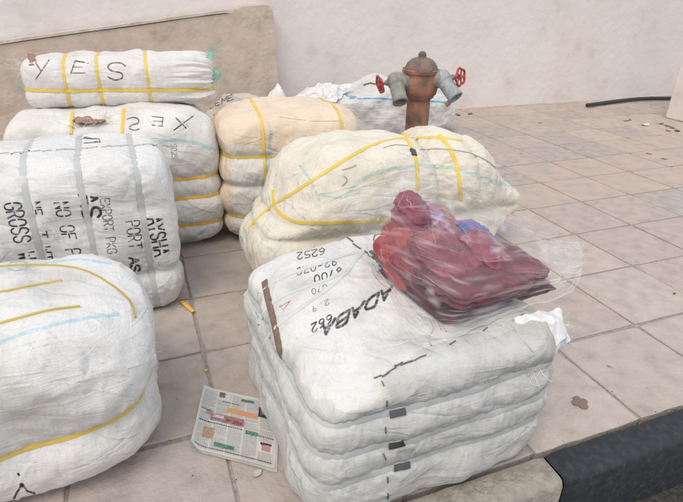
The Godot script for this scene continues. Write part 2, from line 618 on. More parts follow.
# a line of lettering: at, the run of one letter and the rise of a letter, all in picture points
func write(b: Dictionary, text: String, at: Vector2, run: Vector2, rise: Vector2, w: float, col: Color, strength := 0.85, stencil := false) -> void:
	var along := run / 0.82
	for k in text.length():
		var g = GLYPH.get(text[k])
		if g == null:
			continue
		for line in g:
			var cur := []
			var ctl := []
			for q in range(0, line.size(), 2):
				ctl.append(Vector2(line[q], line[q + 1]))
			if ctl.size() > 3 and not text[k] in "MWENHLFKTXYIA":
				ctl = curvy(ctl)
			for q in ctl.size() - 1:
				var p0: Vector2 = ctl[q]; var p1: Vector2 = ctl[q + 1]
				var n := 6 if ctl.size() < 8 else 2
				for s in n + 1:
					var p := p0.lerp(p1, float(s) / n)
					var gap: bool = stencil and absf(p.y - 0.5) < 0.085 and absf(p1.y - p0.y) > absf(p1.x - p0.x) * 0.8
					if gap:
						if cur.size() > 1:
							ink(b, cur, w, col, strength)
						cur = []
					else:
						cur.append(at + run * k + along * p.x + rise * p.y)
			if cur.size() > 1:
				ink(b, cur, w, col, strength)

func finish(b: Dictionary) -> void:
	b.img.generate_mipmaps()
	b.mat.albedo_texture = ImageTexture.create_from_image(b.img)

# loose threads springing from a spot of a bale
func frayed(parent: Node3D, at: Vector3, out: Vector3, count: int, length: float, m: Material, spread := 0.9, called := "frayed_thread") -> void:
	for k in count:
		var d := (out + Vector3(rng.randf_range(-1, 1), rng.randf_range(-1, 1), rng.randf_range(-1, 1)) * spread).normalized()
		var c := Vector3(rng.randf_range(-1, 1), rng.randf_range(-1.4, 0.4), rng.randf_range(-1, 1))
		var l := length * rng.randf_range(0.5, 1.2)
		var p0 := at + Vector3(rng.randf_range(-1, 1), rng.randf_range(-1, 1), rng.randf_range(-1, 1)) * length * 0.45
		var pts := []
		for i in 6:
			var t := i / 5.0
			pts.append(p0 + d * l * t + c * l * 0.4 * t * t)
		put(called, tube(pts, [0.0012, 0.001], 4), m, parent)

func crumple(corners: Array, bulge: Vector3, amp: float, seed_: float, n := 26) -> ArrayMesh:
	return sheet(n, n, func(s: float, t: float) -> Vector3:
		var p: Vector3 = (corners[0] as Vector3).lerp(corners[1], s).lerp((corners[3] as Vector3).lerp(corners[2], s), t)
		p += bulge * (1.0 - pow(2 * s - 1, 2)) * (1.0 - pow(2 * t - 1, 2))
		var q := p + Vector3.ONE * seed_
		p += amp * Vector3(ridge.get_noise_3dv(q * 1.6), ridge.get_noise_3dv(q * 1.6 + Vector3(5, 1, 7)), ridge.get_noise_3dv(q * 1.6 + Vector3(2, 8, 3)))
		p += amp * 0.6 * Vector3(low.get_noise_3dv(q * 14), low.get_noise_3dv(q * 14 + Vector3(3, 3, 3)), low.get_noise_3dv(q * 14 + Vector3(8, 1, 4)))
		return p)

# ================================================================ scene
func _ready() -> void:
	rng.seed = 7
	# camera
	var pitch := deg_to_rad(26.4); var roll := deg_to_rad(1.2); var yaw := deg_to_rad(21.4)
	cam_f = Vector3(sin(yaw) * cos(pitch), -sin(pitch), -cos(yaw) * cos(pitch))
	var rt := Vector3(cos(yaw), 0, sin(yaw))
	var up := rt.cross(cam_f)
	cam_r = rt * cos(roll) + up * sin(roll)
	cam_u = up * cos(roll) - rt * sin(roll)
	var cam := Camera3D.new()
	cam.name = "camera"
	cam.transform = Transform3D(Basis(cam_r, cam_u, -cam_f), EYE)
	cam.fov = rad_to_deg(2 * atan(251.0 / FOC))
	cam.far = 400
	add_child(cam)
	# sky, sun, exposure
	var we := WorldEnvironment.new()
	we.name = "world_environment"
	var env := Environment.new()
	env.background_mode = Environment.BG_SKY
	var sk := ProceduralSkyMaterial.new()
	sk.sky_top_color = Color(0.78, 0.82, 0.885)
	sk.sky_horizon_color = Color(0.93, 0.91, 0.89)
	sk.sky_curve = 0.25
	sk.ground_bottom_color = Color(0.42, 0.4, 0.38)
	sk.ground_horizon_color = Color(0.6, 0.58, 0.56)
	sk.sky_energy_multiplier = 1.0
	var sky := Sky.new()
	sky.sky_material = sk
	env.sky = sky
	env.tonemap_mode = Environment.TONE_MAPPER_LINEAR
	env.tonemap_exposure = 1.47
	env.sdfgi_enabled = true
	env.ssao_enabled = true
	env.ssil_enabled = true
	we.environment = env
	add_child(we)
	var sun := DirectionalLight3D.new()
	sun.name = "sun"
	sun.light_energy = 0.42
	sun.light_angular_distance = 35.0
	sun.light_color = Color(1.0, 0.965, 0.925)
	sun.shadow_enabled = true
	add_child(sun)
	sun.look_at_from_position(Vector3.ZERO, Vector3(0.45, -1.0, -0.4))

	# noises
	low.noise_type = FastNoiseLite.TYPE_SIMPLEX_SMOOTH; low.frequency = 1.0; low.fractal_octaves = 2; low.seed = 3
	ridge.noise_type = FastNoiseLite.TYPE_SIMPLEX_SMOOTH; ridge.frequency = 4.2; ridge.fractal_type = FastNoiseLite.FRACTAL_RIDGED; ridge.fractal_octaves = 2; ridge.fractal_gain = 0.4; ridge.seed = 11
	ridge.domain_warp_enabled = true; ridge.domain_warp_fractal_type = FastNoiseLite.DOMAIN_WARP_FRACTAL_NONE; ridge.domain_warp_amplitude = 0.05; ridge.domain_warp_frequency = 3.0
	fine.noise_type = FastNoiseLite.TYPE_SIMPLEX_SMOOTH; fine.frequency = 34.0; fine.fractal_octaves = 3; fine.seed = 21
	stain.noise_type = FastNoiseLite.TYPE_SIMPLEX_SMOOTH; stain.frequency = 3.2; stain.fractal_octaves = 4; stain.seed = 31

	make_materials()
	setting()
	print("setting done ", Time.get_ticks_msec())
	bales()
	print("bales done ", Time.get_ticks_msec())
	hydrant()
	bag_of_cloth()
	newspaper()
	litter()
	print("all done ", Time.get_ticks_msec())

func make_materials() -> void:
	# sacking relief: faint weave, and many long creases of which a few are deep
	var hf := PackedFloat32Array(); hf.resize(1024 * 1024)
	for y in 1024:
		for x in 1024:
			hf[y * 1024 + x] = 0.5 + 0.07 * fine.get_noise_2d(x * 0.0006, y * 0.015) + 0.07 * fine.get_noise_2d(x * 0.015 + 40.0, y * 0.0006)
	var cr := RandomNumberGenerator.new(); cr.seed = 12
	for k in 900:
		var c := Vector2(cr.randf(), cr.randf()) * 1024.0
		var an := cr.randf_range(0, TAU) if cr.randf() < 0.45 else cr.randf_range(0.5, 1.3)
		var ln := cr.randf_range(30, 170)
		var w := cr.randf_range(2.0, 6.0)
		var am := cr.randf_range(0.10, 0.38) * (1.0 if cr.randf() < 0.6 else -1.0)
		var bend := cr.randf_range(-0.004, 0.004)
		var n := int(ln)
		for i in n:
			var t := float(i) / n
			var g := (i - ln * 0.5)
			var a2 := an + bend * g
			var p := c + Vector2(cos(a2), sin(a2)) * g
			var nrm := Vector2(-sin(a2), cos(a2))
			var ww := w * (0.5 + sin(PI * t))
			var r := int(ww * 2.0)
			for j in range(-r, r + 1):
				var q := p + nrm * j
				var at := posmod(int(q.y), 1024) * 1024 + posmod(int(q.x), 1024)
				# steep on one side, drawn out on the other
				var f := exp(-pow(absf(j) / (ww * (0.55 if j > 0 else 1.1)), 1.5)) * sin(PI * t)
				hf[at] += (am * f) * 0.5
	var by := PackedByteArray(); by.resize(1024 * 1024)
	for k in hf.size():
		by[k] = clampi(int(hf[k] * 255.0), 0, 255)
	var wv := Image.create_from_data(1024, 1024, false, Image.FORMAT_L8, by)
	wv.resize(512, 512, Image.INTERPOLATE_LANCZOS)
	wv.resize(1024, 1024, Image.INTERPOLATE_CUBIC)
	wv.convert(Image.FORMAT_RGBA8)
	wv.bump_map_to_normal_map(7.0)
	wv.generate_mipmaps()
	M.crinkle = ImageTexture.create_from_image(wv)
	# woven tape: slightly uneven threads both ways
	M.weave = Image.create(512, 512, false, Image.FORMAT_RGB8)
	for y in 512:
		for x in 512:
			var v := 1.0 - 0.06 * absf(fine.get_noise_2d(x * 0.0012, y * 0.022)) - 0.06 * absf(fine.get_noise_2d(x * 0.022 + 70.0, y * 0.0012)) - 0.03 * maxf(0.0, fine.get_noise_2d(x * 0.0022 + 5.0, y * 0.0022))
			M.weave.set_pixel(x, y, Color(v, v, v * 0.995))
	M.grain = ntex(0.05, [], 5, 6, 512, FastNoiseLite.TYPE_SIMPLEX, true, 3.0)
	M.tile = []
	var tones := [Color(.445, .385, .345), Color(.415, .362, .328), Color(.47, .405, .36), Color(.435, .37, .328), Color(.405, .358, .327)]
	for k in tones.size():
		var c: Color = tones[k]
		var t := ntex(0.011, [[0.0, c * 0.78], [0.3, c * 0.93], [0.52, c], [0.7, c * 1.04], [1.0, Color(c.r * 1.12, c.g * 1.13, c.b * 1.14)]], 6, 40 + k)
		M.tile.append(tri_mat(t, 1.1 + 0.13 * k, 0.82, M.grain, 0.5))
	for k in 2:
		var c := Color(.435, .375, .335)
		var o := Color(.49, .385, .32)
		M.tile.append(tri_mat(ntex(0.008, [[0.0, c * 0.85], [0.34, c], [0.5, c.lerp(o, 0.5)], [0.68, c.lerp(o, 0.9)], [1.0, o * 1.08]], 5, 60 + k), 1.2, 0.82, M.grain, 0.5))
	M.grout = tri_mat(ntex(0.03, [[0.0, Color(.25, .215, .19)], [0.5, Color(.34, .295, .26)], [1.0, Color(.42, .365, .325)]], 5, 71), 2.0, 0.95, M.grain, 1.0)
	M.wall = tri_mat(ntex(0.005, [[0.0, Color(.66, .6, .56)], [0.25, Color(.745, .695, .67)], [0.5, Color(.765, .72, .695)], [1.0, Color(.79, .75, .73)]], 6, 72, 1024), 0.25, 0.85, M.grain, 0.15)
	M.tan = tri_mat(ntex(0.007, [[0.0, Color(.42, .34, .275)], [0.35, Color(.53, .45, .375)], [0.6, Color(.57, .485, .41)], [1.0, Color(.63, .545, .47)]], 6, 73, 1024), 0.5, 0.9, M.grain, 0.3)
	M.added_coping = tri_mat(ntex(0.01, [[0.0, Color(.45, .37, .31)], [0.5, Color(.59, .52, .46)], [1.0, Color(.66, .6, .55)]], 5, 173), 0.8, 0.9, M.grain, 0.3)
	M.kerb = tri_mat(ntex(0.02, [[0.0, Color(.2, .18, .15)], [0.45, Color(.31, .28, .24)], [1.0, Color(.42, .38, .33)]], 6, 74), 1.5, 0.92, M.grain, 1.3)
	M.kerb_black = tri_mat(ntex(0.03, [[0.0, Color(.012, .014, .018)], [0.5, Color(.022, .025, .031)], [0.75, Color(.033, .037, .044)], [0.9, Color(.06, .06, .06)], [1.0, Color(.16, .15, .13)]], 6, 75), 1.5, 0.72, M.grain, 0.5)
	M.asphalt = tri_mat(ntex(0.08, [[0.0, Color(.02, .02, .022)], [0.6, Color(.05, .049, .047)], [1.0, Color(.11, .105, .1)]], 5, 76), 1.0, 0.95, M.grain, 1.5)
	M.rust = tri_mat(ntex(0.007, [[0.0, Color(.1, .08, .07)], [0.36, Color(.18, .115, .09)], [0.5, Color(.30, .15, .1)], [0.7, Color(.38, .18, .115)], [1.0, Color(.44, .25, .17)]], 5, 77), 1.6, 0.85, M.grain, 0.6)
	M.rust_dark = tri_mat(ntex(0.012, [[0.0, Color(.1, .09, .085)], [0.45, Color(.17, .14, .125)], [0.62, Color(.24, .16, .125)], [1.0, Color(.32, .18, .13)]], 5, 177), 1.8, 0.8, M.grain, 0.8)
	M.old_iron = tri_mat(ntex(0.014, [[0.0, Color(.13, .12, .1)], [0.4, Color(.24, .235, .205)], [0.65, Color(.31, .31, .275)], [1.0, Color(.38, .3, .22)]], 5, 78), 2.2, 0.7, M.grain, 0.7)
	M.galv = tri_mat(ntex(0.02, [[0.0, Color(.2, .22, .23)], [0.5, Color(.34, .37, .39)], [1.0, Color(.46, .48, .49)]], 5, 79), 3.0, 0.5, M.grain, 0.6)
	M.red_wheel = tri_mat(ntex(0.03, [[0.0, Color(.2, .04, .04)], [0.5, Color(.45, .05, .06)], [1.0, Color(.55, .12, .11)]], 4, 80), 4.0, 0.5)
	M.yellow = mat(Color(.72, .53, .10), 0.5)
	M.orange_strap = mat(Color(.85, .5, .06), 0.45)
	M.cord = mat(Color(.55, .45, .14), 0.6)
	M.grey_strap = mat(Color(.5, .515, .51), 0.32)
	M.clear_strap = mat(Color(.56, .59, .58), 0.28)
	M.pale_strap = mat(Color(.6, .62, .62), 0.25)
	M.stitch = mat(Color(.13, .135, .145), 0.8)
	M.buckle = mat(Color(.10, .105, .11), 0.4, 0.5)
	M.blue = mat(Color(.38, .6, .68), 0.65)
	M.bright_blue = mat(Color(.12, .47, .72), 0.6)
	M.thread = mat(Color(.72, .7, .66), 0.7)
	M.green = mat(Color(.25, .5, .4), 0.7)
	M.brown_rag = tri_mat(ntex(0.03, [[0.0, Color(.2, .11, .08)], [0.5, Color(.36, .21, .16)], [1.0, Color(.46, .3, .24)]], 4, 81), 3.0, 0.9)
	M.brown_tape = tri_mat(ntex(0.03, [[0.0, Color(.11, .07, .05)], [0.5, Color(.2, .135, .1)], [1.0, Color(.3, .22, .17)]], 5, 82), 3.0, 0.75, M.grain, 0.6)
	M.white_sheet = tri_mat(ntex(0.02, [[0.0, Color(.55, .55, .54)], [0.4, Color(.74, .74, .73)], [1.0, Color(.8, .8, .79)]], 4, 83), 2.0, 0.6, M.grain, 0.4)

# ---------------------------------------------------------------- ground, wall, kerb
const COL0 := 0.125
const ROW0 := -1.48
const PX := 0.5
const PZ := 0.475

func setting() -> void:
	var g := PlaneMesh.new(); g.size = Vector2(120, 120)
	struct("ground", g, M.asphalt, Vector3(0, -0.27, 20))
	var bed := BoxMesh.new(); bed.size = Vector3(22, 0.13, 5.6)
	var pav := struct("pavement", bed, M.grout, Vector3(4, -0.0735, -3.8))
	# paving slabs: a few shared meshes, some a little lower or tilted
	var meshes := []
	for k in 6:
		meshes.append(worn_slab(PX - 0.009 - 0.0012 * k, PZ - 0.010 - 0.001 * k, 0.04, k))
	var narrow := worn_slab(PX - 0.011, 0.487 - 0.012, 0.04, 9)
	for r in range(-1, 11):
		for c in range(-3, 19):
			var x := COL0 + PX * (c + 0.5)
			var z := ROW0 - PZ * (r + 0.5)
			var mesh: Mesh = meshes[rng.randi() % 6]
			if r == -1:
				z = ROW0 + 0.25; mesh = narrow
			var m: Material = M.tile[rng.randi() % 5]
			if (r == 3 and c >= 4) or (r == 4 and c >= 6) or (r == 5 and c >= 9):
				m = M.tile[5]
			var t := put("tile", mesh, m, pav, Vector3(x, -0.02 + rng.randf_range(-0.0018, 0.0012), z) - pav.position)
			t.rotation = Vector3(rng.randf_range(-1, 1) * 0.002, rng.randf_range(-1, 1) * 0.006, rng.randf_range(-1, 1) * 0.002)
	# kerb stones along the edge
	var kn := Node3D.new()
	kn.name = "kerb"; kn.set_meta("kind", "structure"); add_child(kn)
	for k in 8:
		var len_ := 1.0 if k != 3 else 1.02
		var x0 := 1.15 + (k - 3) * 1.0
		var s := put("kerb_stone", kerb_mesh(len_ - 0.008, k), M.kerb_black if k >= 3 else M.kerb, kn, Vector3(x0 + 0.5 * len_, 0, -0.918))
		if k >= 3:
			s.set_meta("label", "kerb stone painted black")
	# building wall
	var wall := thing("plaster_wall", "long pale plastered building wall behind the bales and hydrant", "wall", Vector3(4, 0, -6.43))
	put("plaster", bevel_box(24, 4.2, 0.26, 0.01), M.wall, wall, Vector3(0, 1.98, 0))
	# tan side wall whose top climbs to the right, in front of the pale one
	var tan := thing("sloping_side_wall", "tan cement side wall with a rising top edge and rounded corner", "wall", Vector3(-1.2, 0, -6.1))
	var poly := PackedVector2Array([Vector2(-2.0, -0.1), Vector2(2.80, -0.1), Vector2(2.74, 1.16)])
	for k in 7:
		var a := k / 6.0 * PI / 2
		poly.append(Vector2(2.66 + 0.08 * cos(a), 1.2 + 0.075 * sin(a)))
	poly.append_array(PackedVector2Array([Vector2(2.40, 1.255), Vector2(2.36, 1.225), Vector2(2.33, 1.232), Vector2(2.29, 1.193), Vector2(1.9, 1.15), Vector2(1.3, 1.066), Vector2(0.9, 1.018), Vector2(0.08, 0.908), Vector2(-2.0, 0.628)]))
	put("cement_face", slab(poly, 0.19), M.tan, tan)
	# thin pale strip added over a gap to cast a dark line along the slope, broken off near its upper end
	var lo := []; var hi := []
	for k in 23:
		var x := lerpf(-2.0, 2.26, k / 22.0)
		var y := 0.628 + (x + 2.0) * 0.1325
		lo.append(Vector2(x, y + 0.012 + 0.005 * low.get_noise_1d(x * 9.0)))
		hi.append(Vector2(x, y + 0.038 + 0.005 * low.get_noise_1d(x * 7.0 + 30.0)))
	hi.reverse()
	var cop := PackedVector2Array(lo); cop.append_array(PackedVector2Array(hi))
	put("added_coping", slab(cop, 0.16), M.added_coping, tan, Vector3(0, 0, 0.012))
	# pillar at the right
	var pil := thing("white_pillar", "white painted pillar with worn foot on the tiled forecourt", "pillar", Vector3(6.73, 0, -4.80))
	put("shaft", bevel_box(0.44, 3.4, 0.44, 0.015), M.wall, pil, Vector3(0, 1.7, 0))
	# black pipe at the foot of the wall
	var pp := []
	for q in [[587, 105.2], [600, 103.5], [613, 101.6], [626, 100], [638, 98.6], [650, 98.2], [665, 98.4], [690, 98.2]]:
		var p := on_y(q[0], q[1], 0.035)
		p.z = maxf(p.z, -6.24)
		pp.append(p)
	var pipe := put("black_pipe", tube(soft(pp, 1), [0.026], 10), mat(Color(.035, .03, .032), 0.6), self)
	meta(pipe, "thin black pipe lying on the tiles along the wall foot", "pipe")

func kerb_mesh(length: float, k: int) -> ArrayMesh:
	# a chamfered, slightly worn section swept along x
	var sec := [Vector2(0.062, -0.265), Vector2(0.062, -0.022), Vector2(0.05, -0.004), Vector2(0.03, 0.002), Vector2(-0.05, 0.003), Vector2(-0.058, -0.003), Vector2(-0.06, -0.265)]
	var nx := 28
	var st := SurfaceTool.new()
	st.begin(Mesh.PRIMITIVE_TRIANGLES)
	var pt := func(i: int, j: int) -> Vector3:
		var x := length * (float(i) / nx - 0.5)
		var e := 0.008 if i == 0 or i == nx else 0.0
		var s: Vector2 = sec[j]
		var w := 0.005 * low.get_noise_3dv(Vector3(x * 9 + k * 5, s.y * 20, s.x * 20)) + 0.003 * fine.get_noise_3dv(Vector3(x + k, s.y, s.x))
		return Vector3(x, s.y - (e + w if j > 0 and j < 6 else 0.0), s.x - (signf(s.x) * (e + w) if j < 3 else 0.0))
	for i in nx:
		for j in sec.size() - 1:
			var a: Vector3 = pt.call(i, j); var b: Vector3 = pt.call(i + 1, j); var c: Vector3 = pt.call(i, j + 1); var d: Vector3 = pt.call(i + 1, j + 1)
			for p in [a, c, b, b, c, d]:
				st.add_vertex(p)
	for e in [0, nx]:
		for j in range(1, sec.size() - 1):
			var t := [pt.call(e, 0), pt.call(e, j), pt.call(e, j + 1)]
			if e != 0:
				t.reverse()
			for p in t:
				st.add_vertex(p)
	st.generate_normals()
	return st.commit()

# upright slab of a polygon in x, y; front at z = 0, going back by depth
func slab(poly: PackedVector2Array, depth: float) -> ArrayMesh:
	var st := SurfaceTool.new()
	st.begin(Mesh.PRIMITIVE_TRIANGLES)
	st.set_smooth_group(-1)
	var t := Geometry2D.triangulate_polygon(poly)
	for k in range(0, t.size(), 3):
		var a := poly[t[k]]; var b := poly[t[k + 1]]; var c := poly[t[k + 2]]
		if (b - a).cross(c - a) > 0:
			var s := b; b = c; c = s
		for p in [a, b, c]:
			st.add_vertex(Vector3(p.x, p.y, 0))
		for p in [a, c, b]:
			st.add_vertex(Vector3(p.x, p.y, -depth))
	var ccw := not Geometry2D.is_polygon_clockwise(poly)
	for k in poly.size():
		var a := poly[k]; var b := poly[(k + 1) % poly.size()]
		if not ccw:
			var s := a; a = b; b = s
		var a0 := Vector3(a.x, a.y, 0); var b0 := Vector3(b.x, b.y, 0); var a1 := Vector3(a.x, a.y, -depth); var b1 := Vector3(b.x, b.y, -depth)
		for p in [a0, a1, b0, b0, a1, b1]:
			st.add_vertex(p)
	st.generate_normals()
	return st.commit()

# ---------------------------------------------------------------- the bales
func bales() -> void:
	var white := Color(.74, .735, .725)
	var grime := Color(.5, .47, .43)
	var black := Color(.06, .06, .075)
	var grp := "pressed bales of cloth on the forecourt"

	# --- front bale, four pressed layers, lettering upside down on its top
	var b0 := {pos = Vector3(0.715, 0, -1.405), turn = 0.02, h = Vector3(0.43, 0.272, 0.455), e1 = 8.5, e2 = 8.0, amp = 0.016, seed = 1, res = 110, col = white, dirt = Color(.47, .46, .41), soil = 0.55,
		grooves = [[1, 0.56, 0.03, 0.02], [1, 0.12, 0.028, 0.02], [1, -0.27, 0.028, 0.02]], print = true, tex = 640, crinkle = 1.1, stretch = Vector3(1.0, 0.55, 1.0)}
	b0.deform = func(o: Vector3, p: Vector3) -> Vector3:
		# shoulders pulled in by the straps at the left end
		var l := smoothstep(-0.2, -1.0, p.x) * smoothstep(0.2, 1.0, p.y)
		o.y -= 0.05 * l
		o.x += 0.03 * l
		return o
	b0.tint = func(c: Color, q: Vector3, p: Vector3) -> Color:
		# the lettered top panel keeps its tone; sides and front strip are made duller
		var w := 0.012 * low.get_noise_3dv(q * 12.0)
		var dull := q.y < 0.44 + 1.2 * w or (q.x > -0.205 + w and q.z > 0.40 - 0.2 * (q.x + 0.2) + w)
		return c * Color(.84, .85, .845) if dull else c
	bale("front_bale", "white woven bale in four strapped layers under the plastic bag of red cloth", grp, b0)
	for q in [0.56, 0.12, -0.27]:
		hoop(b0, "strap", 1, q, 0.022, M.clear_strap, 0, TAU, 0.003)
	for q in [[397, 412.5, -4], [396, 443.5, -4], [401, 466, -4]]:
		traced(b0, "buckle", [[q[0] - 8, q[1] + 1.5], [q[0], q[1]], [q[0] + 8, q[1] - 2]], 0.022, M.buckle, 0.006, 1)
	traced(b0, "brown_tape", [[264.5, 281], [268, 298], [273, 318], [278, 340], [281, 358]], 0.026, M.brown_tape, 0.0008, 3)
	for q in [[[259, 300], [264, 291], [280, 279], [310, 267], [345, 256], [385, 246]], [[259, 325], [265, 311], [280, 298], [305, 288], [330, 279], [345, 271]], [[262, 352], [268, 337], [285, 320], [310, 302], [335, 283], [352, 266], [366, 246]]]:
		traced(b0, "plastic_strap", q, 0.017, M.pale_strap, 0.001, 2)
	for k in 9:
		var t := k / 8.0
		var p := Vector2(378, 378).lerp(Vector2(437, 346), t) if t < 0.6 else Vector2(413.4, 358.8).lerp(Vector2(520, 318), (t - 0.6) / 0.4)
		var d := Vector2(5.5, -2.4) * rng.randf_range(0.35, 1.2)
		p += Vector2(rng.randf_range(-2, 2), rng.randf_range(-1.5, 1.5))
		traced(b0, "stitch", [[p.x - d.x, p.y - d.y + rng.randf_range(-1.5, 1.5)], [p.x, p.y], [p.x + d.x, p.y + d.y + rng.randf_range(-1.5, 1.5)]], rng.randf_range(0.0022, 0.0042), M.stitch, 0.002, 1)
	for q in [[383, 384], [386, 402], [385, 430], [384, 456], [387, 480], [388, 496]]:
		traced(b0, "stitch", [[q[0] + rng.randf_range(-1.5, 1.5), q[1] - rng.randf_range(1.5, 4)], [q[0] + 0.5, q[1]], [q[0] + rng.randf_range(-1, 2), q[1] + rng.randf_range(1.5, 4)]], 0.0035, M.stitch, 0.002, 1)
	for q in [[350, 240], [357, 247], [365, 252], [372, 258]]:
		traced(b0, "stitch", [[q[0] - 4, q[1] - 3], [q[0], q[1]], [q[0] + 3, q[1] + 2]], 0.005, M.stitch, 0.002, 1)
	for q in [[[372, 246], [388, 252], [400, 262], [412, 280], [424, 300], [436, 318], [446, 332]], [[384, 250], [398, 258], [409, 274], [420, 296], [433, 316], [441, 330]], [[430, 322], [434, 330], [428, 338], [431, 346]], [[500, 322], [512, 326], [520, 334], [530, 332]], [[515, 330], [524, 342], [533, 352]]]:
		traced(b0, "loose_thread", q, 0.0026, M.grey_strap, 0.002, 1)
	write(b0, "ADABA", Vector2(393, 284), Vector2(-14.5, 8.6), Vector2(-3.5, 12.5), 3.1, black, 0.82, true)
	write(b0, "6252", Vector2(324, 248), Vector2(-7.4, 1.3), Vector2(0.4, 6.5), 1.2, black, 0.8)
	write(b0, "92-070", Vector2(336, 258), Vector2(-7.0, 1.9), Vector2(0.5, 6.5), 1.2, black, 0.75)
	write(b0, "87001", Vector2(341, 267), Vector2(-7.4, 2.5), Vector2(0.8, 7), 1.4, black, 0.85)
	write(b0, "070", Vector2(326, 284), Vector2(-5.5, 2), Vector2(0.8, 5), 1.1, black, 0.5)
	write(b0, "2.9", Vector2(328, 299), Vector2(-6, 3), Vector2(0.8, 5), 1.1, black, 0.45)
	write(b0, "662", Vector2(331, 314), Vector2(-7.5, 4), Vector2(1.0, 8), 1.5, black, 0.85)
	write(b0, "NO", Vector2(390, 232), Vector2(-9, 1.5), Vector2(-1, 7), 1.8, black, 0.75, true)
	ink(b0, [Vector2(279, 307), Vector2(290, 301), Vector2(283, 310), Vector2(280, 306)], 0.9, Color(.75, .25, .25), 0.8)
	ink(b0, [Vector2(300, 271), Vector2(303, 266), Vector2(307, 270), Vector2(311, 265), Vector2(314, 269)], 0.8, Color(.75, .3, .3), 0.6)
	finish(b0)
	# crumpled corner flap with frayed edge
	var inv: Transform3D = b0.xf.affine_inverse()
	var cs := []
	for q in [[511, 318, 0.505, -1.06], [557, 308, 0.51, -1.12], [567, 343, 0.41, -1.03], [541, 361, 0.40, -0.985]]:
		cs.append(inv * on_z(q[0], q[1], q[3]))
	put("corner_flap", crumple(cs, Vector3(0.012, 0.018, 0.02), 0.010, 4.0, 46), M.white_sheet, b0.node)
	frayed(b0.node, (cs[1] + cs[2]) * 0.5, Vector3(1, -0.3, 0.6), 16, 0.035, M.thread)
	frayed(b0.node, cs[2], Vector3(0.5, -0.8, 0.6), 7, 0.03, M.blue)
	frayed(b0.node, cs[3] + Vector3(-0.03, -0.01, 0.01), Vector3(-0.3, -0.8, 0.7), 10, 0.035, M.thread)

	# --- near left bale with thin yellow cords and pale blue stripes
	var b1 := {pos = Vector3(-0.53, 0, -1.655), turn = 0.03, h = Vector3(0.47, 0.298, 0.35), e1 = 3.8, e2 = 4.2, amp = 0.018, seed = 5, res = 100, col = white, dirt = grime, soil = 0.6,
		grooves = [[1, -0.2, 0.035, 0.03, 0.1]], traced = true, print = true, crinkle = 1.3}
	bale("corded_bale", "white woven bale with thin yellow cords and pale blue stripes by the newspaper", grp, b1)
	hoop(b1, "strap", 1, -0.2, 0.014, M.yellow, 0, TAU, 0.003, 0.1)
	traced(b1, "cord", [[0, 267], [30, 265.5], [62, 266.5], [85, 271], [105, 281], [121, 293], [131, 304], [135, 318]], 0.0042, M.cord, 0.004)
	traced(b1, "cord", [[0, 293], [20, 289], [40, 285], [62, 281]], 0.0042, M.cord, 0.004)
	traced(b1, "cord", [[0, 324], [25, 317], [50, 311], [80, 307]], 0.0062, M.cord, 0.004)
	ink(b1, [Vector2(0, 342), Vector2(28, 332), Vector2(60, 323), Vector2(90, 317), Vector2(120, 314)], 4.6, Color(.74, .88, .95), 0.85)
	ink(b1, [Vector2(0, 272), Vector2(30, 266), Vector2(60, 261), Vector2(80, 259), Vector2(110, 263)], 3.2, Color(.74, .88, .95), 0.85)
	ink(b1, [Vector2(6, 266), Vector2(12, 262), Vector2(22, 261), Vector2(28, 264), Vector2(26, 269), Vector2(14, 271), Vector2(7, 268)], 1.0, Color(.5, .5, .52), 0.6)
	ink(b1, [Vector2(12, 502), Vector2(17, 492), Vector2(22, 484), Vector2(27, 491), Vector2(35, 494)], 2.2, black, 0.95)
	ink(b1, [Vector2(18, 474), Vector2(18.6, 475)], 2.6, black, 0.95)
	ink(b1, [Vector2(21, 485), Vector2(22, 486)], 4.0, black, 0.95)
	finish(b1)
	var e1p := Vector3(0.45, 0.31, 0.03)
	frayed(b1.node, e1p, Vector3(1, -0.2, 0.5), 16, 0.04, M.thread)

	# --- lettered bale with grey bands
	var b2 := {pos = Vector3(-0.475, 0, -2.62), turn = 0.03, h = Vector3(0.575, 0.40, 0.325), e1 = 5.5, e2 = 8.0, amp = 0.017, seed = 9, res = 110, col = Color(.75, .75, .745), dirt = Color(.55, .53, .5), soil = 0.55,
		grooves = [[1, -0.42, 0.04, 0.035], [0, 0.01, 0.02, 0.01], [0, 0.36, 0.02, 0.01], [0, 0.745, 0.02, 0.01]], print = true, tex = 640, crinkle = 1.15}
	bale("lettered_bale", "white bale with black stencilled lettering and three grey bands", grp, b2)
	for q in [0.01, 0.36, 0.745]:
		hoop(b2, "strap", 0, q, 0.027, M.grey_strap, 0, TAU, 0.003)
	write(b2, "GROSS W", Vector2(4, 204), Vector2(2.3, 8.2), Vector2(16, -1.5), 1.9, black, 0.9, true)
	write(b2, "NE  T WT", Vector2(27, 203), Vector2(1.7, 7.4), Vector2(12.5, -1), 1.6, black, 0.9, true)
	write(b2, "NO OF PK", Vector2(54, 203), Vector2(1.9, 7.8), Vector2(13.5, -1), 1.6, black, 0.88, true)
	write(b2, "AS", Vector2(79, 195), Vector2(3.0, 14.0), Vector2(17, -2.5), 3.0, black, 0.95, true)
	write(b2, "EXPORT PKG", Vector2(100, 199), Vector2(0.8, 5.6), Vector2(9, -0.8), 1.1, black, 0.7, true)
	write(b2, "PORT", Vector2(126, 222), Vector2(0.9, 7.2), Vector2(12.5, -1.5), 1.4, black, 0.85, true)
	write(b2, "AYSHA", Vector2(147, 219), Vector2(1.7, 7.8), Vector2(14, -3), 2.1, black, 0.95, true)
	write(b2, "AS", Vector2(129, 258), Vector2(1.2, 8), Vector2(9, -1), 2.4, black, 0.9, true)
	ink(b2, [Vector2(83, 138.5), Vector2(99, 139), Vector2(100, 142), Vector2(84, 143)], 1.3, black, 0.8)
	finish(b2)
